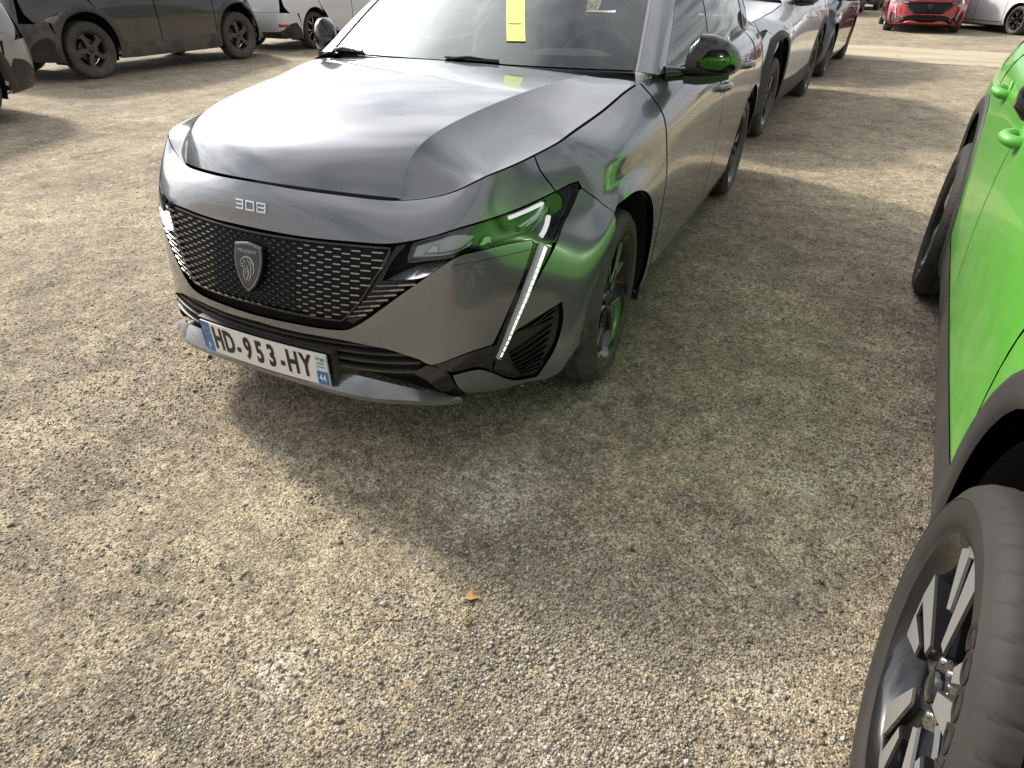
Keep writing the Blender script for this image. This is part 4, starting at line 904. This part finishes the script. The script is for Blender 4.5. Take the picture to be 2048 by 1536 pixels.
    # shield badge
    Qs = SH.inv([(0, .580)], (0, 2), 0, 3); P_, nn = surf_eval(SH, Qs, warp); P0 = P_[0]; n0 = np.array([0, nn[0][1], nn[0][2]]); n0 /= np.linalg.norm(n0); up = np.cross(n0, [1., 0, 0]); 
    if up[2] < 0: up = -up
    fr_ = lambda a, b, h: tuple(P0 + np.array([a, 0, 0]) + up * b + n0 * h)
    sh = [(-.052, .068), (0, .075), (.052, .068), (.055, .02), (.044, -.022), (.024, -.055), (0, -.074), (-.024, -.055), (-.044, -.022), (-.055, .02)]
    sh = smooth_outline(np.array(sh)[::-1], .012, 50)
    bd = MB().prism(sh, -.01, .012, fr_, .002).build('badge_shield', GLOSS, gl)
    rim = MB(); inner = offset_poly(sh, .0045); r2 = offset_poly(sh, .0065)
    n = len(sh); rim.add([fr_(a, b, .0128) for a, b in inner] + [fr_(a, b, .0128) for a, b in r2], [(i, (i + 1) % n, n + (i + 1) % n, n + i) for i in range(n)]); rim.build('badge_rim', SATIN, bd)
    lion = MB()
    def stroke(pts, w):
        pts = np.array(pts) * .001; m = []; k_ = []
        for i in range(len(pts)):
            d = pts[min(i + 1, len(pts) - 1)] - pts[max(i - 1, 0)]; d = np.array([-d[1], d[0]]) / (np.linalg.norm(d) + 1e-9)
            ww = w[i] * .001 if isinstance(w, list) else w * .001; m.append(pts[i] + d * ww / 2); k_.append(pts[i] - d * ww / 2)
        V = [fr_(a, b, .0132) for a, b in m] + [fr_(a, b, .0132) for a, b in k_]; n = len(m)
        lion.add(V, [(i, i + 1, n + i + 1, n + i) for i in range(n - 1)])
    # lion's head looking left, mane flowing back and down
    for pts, w in (([(-27, 18), (-20, 26), (-8, 32), (6, 31), (18, 24), (27, 12)], [2, 4, 5, 5, 4, 2]), ([(-27, 18), (-29, 12), (-24, 9), (-16, 11)], [2, 3, 3, 2]), ([(-26, 4), (-20, 2), (-14, 4), (-12, -2)], [2, 4, 3, 2]), ([(-18, 20), (-11, 18), (-7, 13)], [2, 4, 2]),
                   ([(-12, -2), (-16, -14), (-14, -26), (-8, -36)], [3, 4, 4, 2]), ([(-2, 24), (10, 14), (14, -2), (8, -16)], [2, 4, 4, 2]), ([(8, 26), (22, 12), (25, -6), (18, -20)], [2, 4, 4, 2]), ([(-4, 8), (2, -4), (-2, -16)], [2, 4, 2]), ([(4, -6), (4, -20), (-2, -34), (-6, -40)], [2, 4, 4, 2]), ([(14, -10), (12, -24), (4, -40)], [2, 4, 2]), ([(-6, 0), (-8, -12), (-6, -22)], [2, 3, 2])): stroke(pts, w)
    lion.build('badge_emblem', SATIN, bd)
    V, F = glyph('PEUGEOT', .0125, 1.35, .0002, .0004); mesh('badge_lettering', [fr_(v[0], v[1] + .048, .0132 + v[2]) for v in V], F, SATIN, bd)
    # model number above the grille
    Qv = OUT['badge'][0][1]; dg = MB(); hw, hh, sw = .0165, .0118, .0034
    def bar(x0, y0, x1, y1):
        n = 6; xs_ = np.linspace(x0, x1, n); G_ = []
        for x in xs_:
            col = []
            for y in (y0, y1):
                P2, n2 = surf_eval(SH, np.array([(abs(x) / .15, Qv + y / .057)]), warp); p2 = P2[0]; p2[0] = x; nn2 = n2[0] * [np.sign(x) if x else 1, 1, 1]; col.append((p2, nn2))
            G_.append([col[0][0], col[0][0] + col[0][1] * .0045, col[1][0] + col[1][1] * .0045, col[1][0]])
        G_ = np.array(G_); dg.grid(G_); dg.add(G_[0], [(0, 1, 2, 3)]); dg.add(G_[-1], [(3, 2, 1, 0)])
    for cx, ch in ((-.042, '3'), (0, '0'), (.042, '8')):
        L_, R2 = cx - hw, cx + hw
        bar(L_ if ch != '3' else L_ + .003, hh - sw, R2, hh); bar(L_ if ch != '3' else L_ + .003, -hh, R2, -hh + sw)
        bar(R2 - sw * 1.1, -hh + sw, R2, hh - sw)
        if ch != '0': bar(L_ + .006, -sw / 2, R2 - sw * 1.1, sw / 2)
        if ch == '0': bar(L_, -hh + sw, L_ + sw * 1.1, hh - sw)
        if ch == '8': bar(L_, -hh + sw, L_ + sw * 1.1, -sw * .3); bar(L_ + .0008, sw * .3, L_ + sw * 1.1, hh - sw)
    dg.build('model_number', CHROME2, n_)
    # number plate
    pc = np.array([0, -.852, .306]); pu = np.array([0, .0, 1.0]); pn = np.array([0, -1., 0.0])
    bow = lambda a: .030 * (a / .26) ** 2
    fp = lambda a, b, h: (pc[0] + a, pc[1] - h + bow(a) * .35, pc[2] + b)
    def slab(nm, x0, x1, z0, z1, h, m_, par, nn_=12):
        mb = MB(); xs_ = np.linspace(x0, x1, nn_)
        mb.grid(np.array([[fp(x, z0, 0), fp(x, z0, h), fp(x, z1, h), fp(x, z1, 0)] for x in xs_])); mb.add([fp(x0, z0, 0), fp(x0, z0, h), fp(x0, z1, h), fp(x0, z1, 0)], [(0, 1, 2, 3)]); mb.add([fp(x1, z0, 0), fp(x1, z0, h), fp(x1, z1, h), fp(x1, z1, 0)], [(3, 2, 1, 0)])
        return mb.build(nm, m_, par)
    pl = slab('number_plate', -.26, .26, -.055, .055, .006, WHITE, root); slab('plate_backing', -.275, .275, -.055, .062, -.03, BLK, pl)
    slab('plate_band', -.2585, -.218, -.0535, .0535, .0066, BLUE, pl, 4); slab('plate_band', .218, .2585, -.0535, -.006, .0066, BLUE, pl, 4)
    slab('regional_emblem', .218, .2585, -.004, .0535, .0066, mat('emblem pale', (.62, .70, .68), .4), pl, 4)
    def txt(s, size, x, z, m_, sx=1, bold=0):
        V, F = glyph(s, size, sx, bold, .0004); mesh('plate_character', [fp(x + v[0], z + v[1], .0072 + v[2]) for v in V], F, m_, pl)
    xx = [-.186, -.135, -.094, -.052, -.002, .048, .090, .131, .182]
    for ch, x in zip('HD-953-HY', xx): txt(ch, .108, x, .0 if ch != '-' else -.003, INK, .60 if ch != '-' else .5, .0034)
    txt('F', .030, -.238, -.036, WHITE, .9, .0006); txt('44', .038, .238, -.030, WHITE, .66, .0001)
    mb = MB()
    for a in range(12):
        c = (-.238 + .013 * math.cos(a * math.pi / 6), .022 + .013 * math.sin(a * math.pi / 6)); mb.add([fp(c[0] + dx, c[1] + dz, .0070) for dx, dz in ((-.0017, 0), (0, -.0017), (.0017, 0), (0, .0017))], [(0, 1, 2, 3)])
    mb.build('plate_stars', mat('star yellow', (.8, .6, .05), .5), pl)
    for (x, z, sx, sz, c) in ((.230, .038, .007, .004, (.15, .35, .12)), (.246, .036, .006, .006, (.05, .25, .5)), (.238, .022, .012, .003, (.15, .35, .12)), (.236, .010, .014, .002, (.05, .25, .5))):
        mb = MB(); mb.add([fp(x - sx, z - sz, .0071), fp(x + sx, z - sz, .0071), fp(x + sx, z + sz, .0071), fp(x - sx, z + sz, .0071)], [(0, 1, 2, 3)]); mb.build('emblem_mark', mat('emblem ink', c, .5), pl)
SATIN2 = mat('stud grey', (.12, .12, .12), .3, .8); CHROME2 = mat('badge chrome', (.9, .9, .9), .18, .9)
# ---------------------------------------------------------------- the parked cars
def raise_(dz, sz=1.0, dx=0.0, z0=.3, ay=0.0):
    def w(P):
        Q = np.array(P, float); z = Q[..., 2]; Q[..., 2] = z + dz * np.clip(z / z0, 0, 1) + np.clip(z - z0, 0, None) * (sz - 1); Q[..., 0] = Q[..., 0] + dx * np.sign(Q[..., 0]) * np.clip(np.abs(Q[..., 0]) / .4, 0, 1)
        y = Q[..., 1]
        if ay:     # roomier wheel arches: push the panels away from the axles
            z = np.array(P, float)[..., 2]
            for c_ in (0, 2.675):
                dy, dz_ = y - c_, z - .325; r = np.hypot(dy, dz_) + 1e-9; s_ = (.5 - .5 * np.tanh(dy / .12)) if c_ == 0 else 0 * dy
                a_ = .30 * s_ + .372 * (1 - s_); r2 = np.where(r < a_, r + (.425 - a_), .425 + (r - a_) * (.80 - .425) / (.80 - a_)); k_ = np.where(r < .80, r2 / r, 1.0)
                k_ = 1 + (k_ - 1) * np.clip((np.abs(Q[..., 0]) - .45) / .25, 0, 1)
                Q[..., 1] += dy * (k_ - 1); Q[..., 2] += np.where(dz_ > 0, dz_ * (k_ - 1) * np.clip((.95 - z) / .3, 0, 1), 0)
        return Q
    return w

hero = tag(empty('hatchback'), 'grey metallic hatchback with number plate HD-953-HY on its front', 'car')
car_shell(hero, GREY, sp=.03, steer=R_(4), wheel_kw=dict(style='loop', mats=(RIMB, RIMS), spin=.25))
front_face(hero, GREY)
# wipers
for (a, b, c) in (((-.62, .50, 1.005), (-.42, .445, 1.022), (-.05, .385, 1.030)), ((.02, .395, 1.024), (.25, .41, 1.022), (.44, .45, 1.012))): pass
def on_glass(u, v, off):
    P_, n_ = surf_eval(GH, np.array([(u, v)])); return P_[0] + n_[0] * off
for us in ((-1.78, -1.6, -1.35), (.06, .24, .40)):
    mb = MB(); mb.tube([on_glass(us[0], .02, .008), on_glass(us[1], .045, .012), on_glass(us[2], .03, .012)], [.008, .006, .004], 8)
    mb.tube([on_glass(u, .045, .006) for u in np.linspace(us[0] - .1, us[2] + .15, 9)], .0045, 6)
    mb.build('wiper', BLK, hero, 40)
SKIP_FAR = {'grille_dash', 'grille_studs', 'number_plate', 'wiper', 'model_number', 'badge_lettering', 'wheel', 'front_seat', 'rear_seat', 'steering_wheel', 'bumper_seam', 'light_segment', 'light_blade', 'lamp_module', 'vent_rib', 'grille_slot', 'badge_emblem', 'badge_rim', 'lamp_seal', 'bulkhead'}
def base_name(o): return o.name.split('.')[0]
def copy_car(src, name, loc, rz, old, new, skip=SKIP_FAR, swap=None):
    """a copy of a car and its parts in another paint; meshes stay shared"""
    r = empty(name, loc, rz); sw = {old.name: new, **{k.name: v for k, v in (swap or {}).items()}}
    def cp(ch, par):
        if base_name(ch) in skip: return
        c = ch.copy(); C.objects.link(c); c.parent = par
        for s in c.material_slots:
            if s.material and s.material.name in sw: m = sw[s.material.name]; s.link = 'OBJECT'; s.material = m
        for g in list(ch.children): cp(g, c)
    for ch in list(src.children): cp(ch, r)
    return r
def four_wheels(root, R, r, w, style, mats=None, steer=0, full=False, spin=.3, tyre_m=None):
    for y in (0, 2.675):
        for s in (-1, 1): wheel(root, (s * (.893 - w / 2), y, R - .006), R, r, w, s, steer if y == 0 else 0, style, mats, spin + y, None, full, tyre_m)
# ---- green SUV close on the right
GREEN = dusty(mat('bright green paint', (.07, .42, .012), .35, .10, .9), (.27, .27, .17), .2, .9, .5, .22, 5)
nodes(GREEN)[1].inputs['Coat Roughness'].default_value = .06
tall = raise_(.06, 1.05, ay=1)
grn = tag(empty('suv', (2.726, -1.285, 0), R_(-4.4)), 'bright green SUV with grey cladding and twin spoke wheels', 'car')
car_shell(grn, GREEN, warp=tall, sp=.05, clad=True, cabin=True, mirror_dx=-.04, wheel_dx=.045, R=.35, r=.248, ww=.215, handle_m=GREEN,
          wheel_kw=dict(style='twin', R=.35, r=.248, w=.215, mats=(RIMB, RIMS), spin=.55, letters='GOODYEAR', tyre_m=RUBC))
front_face(grn, GREEN, tall, detail=False, sp=.05)
# ---- row behind the grey hatchback
SILVER = paint('silver blue paint', (.80, .81, .84), .1, .3, .3)
BLACK = paint('black paint', (.012, .013, .015), .2, .3, .35)
REDP = paint('red paint', (.36, .008, .014), .35, .3, .15)
WHITEP = paint('white paint', (.72, .73, .74), .0, .35, .25)
BLUEP = paint('dark blue paint', (.035, .05, .10), .5, .3, .2)
GUN = paint('brown grey paint', (.14, .125, .11), .6, .35, .3)
MUD = dusty(mat('muddy dark grey paint', (.035, .037, .040), .30, .4, .9), (.28, .24, .18), .15, .9, .55, .05, 3.5)
MUDCLAD = dusty(mat('muddy cladding', (.03, .03, .03), .6), (.30, .26, .2), .1, .9, .6, .18, 5)
RIMG = dusty(mat('grey dull rim', (.07, .07, .072), .4, .5, .2), (.22, .19, .15), 0, .7, .3, .12, 8)
RUBD = dusty(mat('muddy tyre', (.03, .029, .028), .7), (.24, .21, .16), 0, .7, .6, .2, 7)
slv = tag(copy_car(grn, 'suv', (-.05, 4.80, 0), R_(-3.6), GREEN, SILVER), 'silver blue SUV parked right behind the grey hatchback', 'car', 'cars parked in the row behind the hatchback')
four_wheels(slv, .34, .228, .225, 'loop', (RIMB, CHROME), full=True)
blk = tag(copy_car(hero, 'hatchback', (.22, 9.55, 0), R_(-3.8), GREY, BLACK), 'black car behind the silver blue SUV', 'car', 'cars parked in the row behind the hatchback')
four_wheels(blk, .32, .232, .225, 'loop', (RIMB, RIMS))
# ---- far side of the pale track
red = tag(copy_car(hero, 'hatchback', (2.86, 20.15, 0), R_(2), GREY, REDP), 'red hatchback facing the camera beyond the pale track', 'car', 'cars parked beyond the track')
four_wheels(red, .32, .232, .225, 'loop')
w1 = tag(copy_car(hero, 'hatchback', (5.0, 26.3, 0), R_(12), GREY, WHITEP), 'white car just behind and right of the red hatchback', 'car', 'cars parked beyond the track'); four_wheels(w1, .32, .232, .225, 'loop')
b2 = tag(copy_car(hero, 'hatchback', (5.5, 23.6, 0), R_(30), GREY, BLACK), 'black car half hidden between the two white cars', 'car', 'cars parked beyond the track'); four_wheels(b2, .32, .232, .225, 'loop')
w2 = tag(copy_car(hero, 'hatchback', (5.68, 20.5, 0), R_(30), GREY, WHITEP), 'white car cut off at the top right corner', 'car', 'cars parked beyond the track'); four_wheels(w2, .32, .232, .225, 'loop')
b3 = tag(copy_car(grn, 'suv', (1.0, 32.0, 0), R_(-4), GREEN, BLUEP), 'blue car far behind on the left of the red hatchback', 'car', 'cars parked beyond the track'); four_wheels(b3, .34, .228, .225, 'loop')
b4 = tag(copy_car(hero, 'hatchback', (.25, 27.2, 0), R_(-4), GREY, BLACK), 'dark car far beyond the track, above the black car', 'car', 'cars parked beyond the track'); four_wheels(b4, .32, .232, .225, 'loop')
# ---- row on the left
mud = tag(copy_car(grn, 'suv', (-8.93, 6.90, 0), math.pi, GREEN, MUD, skip=SKIP_FAR | {'reflector'}, swap={CLAD: MUDCLAD}), 'muddy dark grey SUV with dusty wheels at top left', 'car', 'cars parked along the left side')
four_wheels(mud, .355, .232, .225, 'plate', (RIMG, RIMG), full=True, tyre_m=RUBD)
DULL = paint('dull grey paint', (.30, .30, .31), .5, .35, .3)
sl2 = tag(copy_car(grn, 'suv', (-6.98, -1.12, 0), R_(1), GREEN, DULL, skip=SKIP_FAR | {'tail_lamp', 'reflector'}), 'grey car whose corner and wheel enter at the left edge', 'car', 'cars parked along the left side')
four_wheels(sl2, .34, .228, .225, 'plateS', (RIMB, RIMS))
wh = tag(copy_car(hero, 'hatchback', (-8.95, 11.52, 0), math.pi, GREY, WHITEP), 'white car showing its rear beyond the muddy SUV', 'car', 'cars parked along the left side')
four_wheels(wh, .32, .232, .225, 'loop', (RIMB, CHROME), full=True)
gy = tag(copy_car(grn, 'suv', (-14.6, 16.5, 0), R_(3), GREEN, GUN), 'brown grey car seen just above the left door mirror', 'car', 'cars parked along the left side')
four_wheels(gy, .34, .228, .225, 'loop')
# ---- yellow paper behind the windscreen (its code is left blank)
def slip(q, n0=4, n1=7):
    G = np.array([[on_glass(*((1 - a) * ((1 - b) * np.array(q[0]) + b * np.array(q[3])) + a * ((1 - b) * np.array(q[1]) + b * np.array(q[2]))), .004) for b in np.linspace(0, 1, n1)] for a in np.linspace(0, 1, n0)])
    return MB().grid(G)
ps = slip([(.53, .335), (.725, .345), (.47, 1.08), (.255, 1.06)]).build('paper_slip', PAPER, None, True); tag(ps, 'yellow paper slip on the windscreen of the grey hatchback', 'paper')
q_ = [(.462, .585), (.60, .592), (.598, .600), (.460, .593)]
ln = MB().grid(np.array([[on_glass(*q_[0], .0055), on_glass(*q_[3], .0055)], [on_glass(*q_[1], .0055), on_glass(*q_[2], .0055)]])); ln.build('printed_line', INK, ps)
# ---- fallen leaf, twigs, tufts
LEAF = bump(mat('dry leaf', (.44, .25, .10), .8), 90, .6, .003); nodes(LEAF)[1].inputs['Subsurface Weight'].default_value = .1
STRAW = mat('dry straw', (.40, .31, .17), .9); TWIG = mat('dark twig', (.06, .045, .03), .9)
WEED = mat('weed green', (.07, .11, .03), .8)
def gz(x, y): return float(ground_z(np.array(x), np.array(y)))
lo = [(-.5, -.75), (-.1, -.9), (.45, -.7), (.62, -.1), (1.0, .75), (.55, .55), (.35, .25), (.0, .35), (-.3, .3), (-.6, .62), (-1.0, .8), (-.72, .1)]
L0 = Vector((.925, -1.165, gz(.925, -1.165) + .006)); rt = Matrix.Rotation(R_(-26), 3, 'Z')
Vt = [L0 + rt @ Vector((x * .020, y * .020, .004 * (abs(x) ** 1.5) + .002 * math.sin(5 * x))) for x, y in lo]; ctr = L0 + Vector((0, 0, .001))
leaf = mesh('fallen_leaf', Vt + [ctr] + [v - Vector((0, 0, .0008)) for v in Vt] + [ctr - Vector((0, 0, .0008))], [(i, (i + 1) % 12, 12) for i in range(12)] + [(13 + (i + 1) % 12, 13 + i, 25) for i in range(12)], LEAF, None, True)
tag(leaf, 'single orange dry leaf lying on the gravel', 'leaf')
def twig(p, label, m, r=.0011):
    P_ = [Vector((x, y, gz(x, y) + .006 + .002 * (i % 2))) for i, (x, y) in enumerate(p)]
    o = MB().tube(P_, [r * (1 - .5 * i / len(P_)) for i in range(len(P_))], 5).build('twig', m, None, True); tag(o, label, 'twig'); return o
twig([(.74, -1.345), (.79, -1.315), (.83, -1.29), (.875, -1.255)], 'thin dark twig lying left of the orange leaf', TWIG)
twig([(1.015, -1.345), (1.03, -1.385), (1.038, -1.43), (1.05, -1.50)], 'pale dry stalk lying below the orange leaf', STRAW, .0008)
twig([(1.335, -.60), (1.40, -.565), (1.47, -.53)], 'thin twig lying on the shaded gravel in mid ground', TWIG, .0009)
twig([(1.665, -1.0), (1.672, -1.04), (1.69, -1.10)], 'pale stalk lying left of the green SUV front wheel', STRAW, .0008)
def tuft(x, y, n, h, label, m, seed):
    rg = np.random.default_rng(seed); mb = MB()
    for _ in range(n):
        a = rg.uniform(0, 6.28); d = rg.uniform(.0, .55) * h; b = Vector((x + rg.normal(0, h * .35), y + rg.normal(0, h * .35), 0)); b.z = gz(b.x, b.y)
        ln_ = h * rg.uniform(.4, 1); sd = Vector((-math.sin(a), math.cos(a), 0)) * .0013
        mid = b + Vector((math.cos(a) * d * .4, math.sin(a) * d * .4, ln_ * .6)); tip = b + Vector((math.cos(a) * d * 1.3, math.sin(a) * d * 1.3, ln_ * .75))
        mb.add([b - sd, b + sd, mid + sd * .8, mid - sd * .8, tip], [(0, 1, 2, 3), (3, 2, 4)])
    o = mb.build('weed_tuft', m); o['kind'] = 'stuff'; tag(o, label, 'weed')
tuft(.955, -1.235, 40, .022, 'small dry mossy tuft just below the orange leaf', STRAW, 1)
tuft(1.335, -1.445, 45, .018, 'small green weed at the bottom edge, centre', WEED, 2)
tuft(1.60, -1.30, 35, .014, 'small green weed near the bottom, right of centre', WEED, 3)
tuft(-.92, -.60, 30, .014, 'small green weed left of the number plate', WEED, 4)
tuft(1.72, -.72, 30, .014, 'small green weed beside the green SUV front wheel', WEED, 5)
tuft(1.24, -.83, 30, .014, 'small green weed on shaded gravel in the middle', WEED, 6)
tuft(-.62, -.60, 45, .016, 'brown tuft beside the lip under the number plate', TWIG, 7)
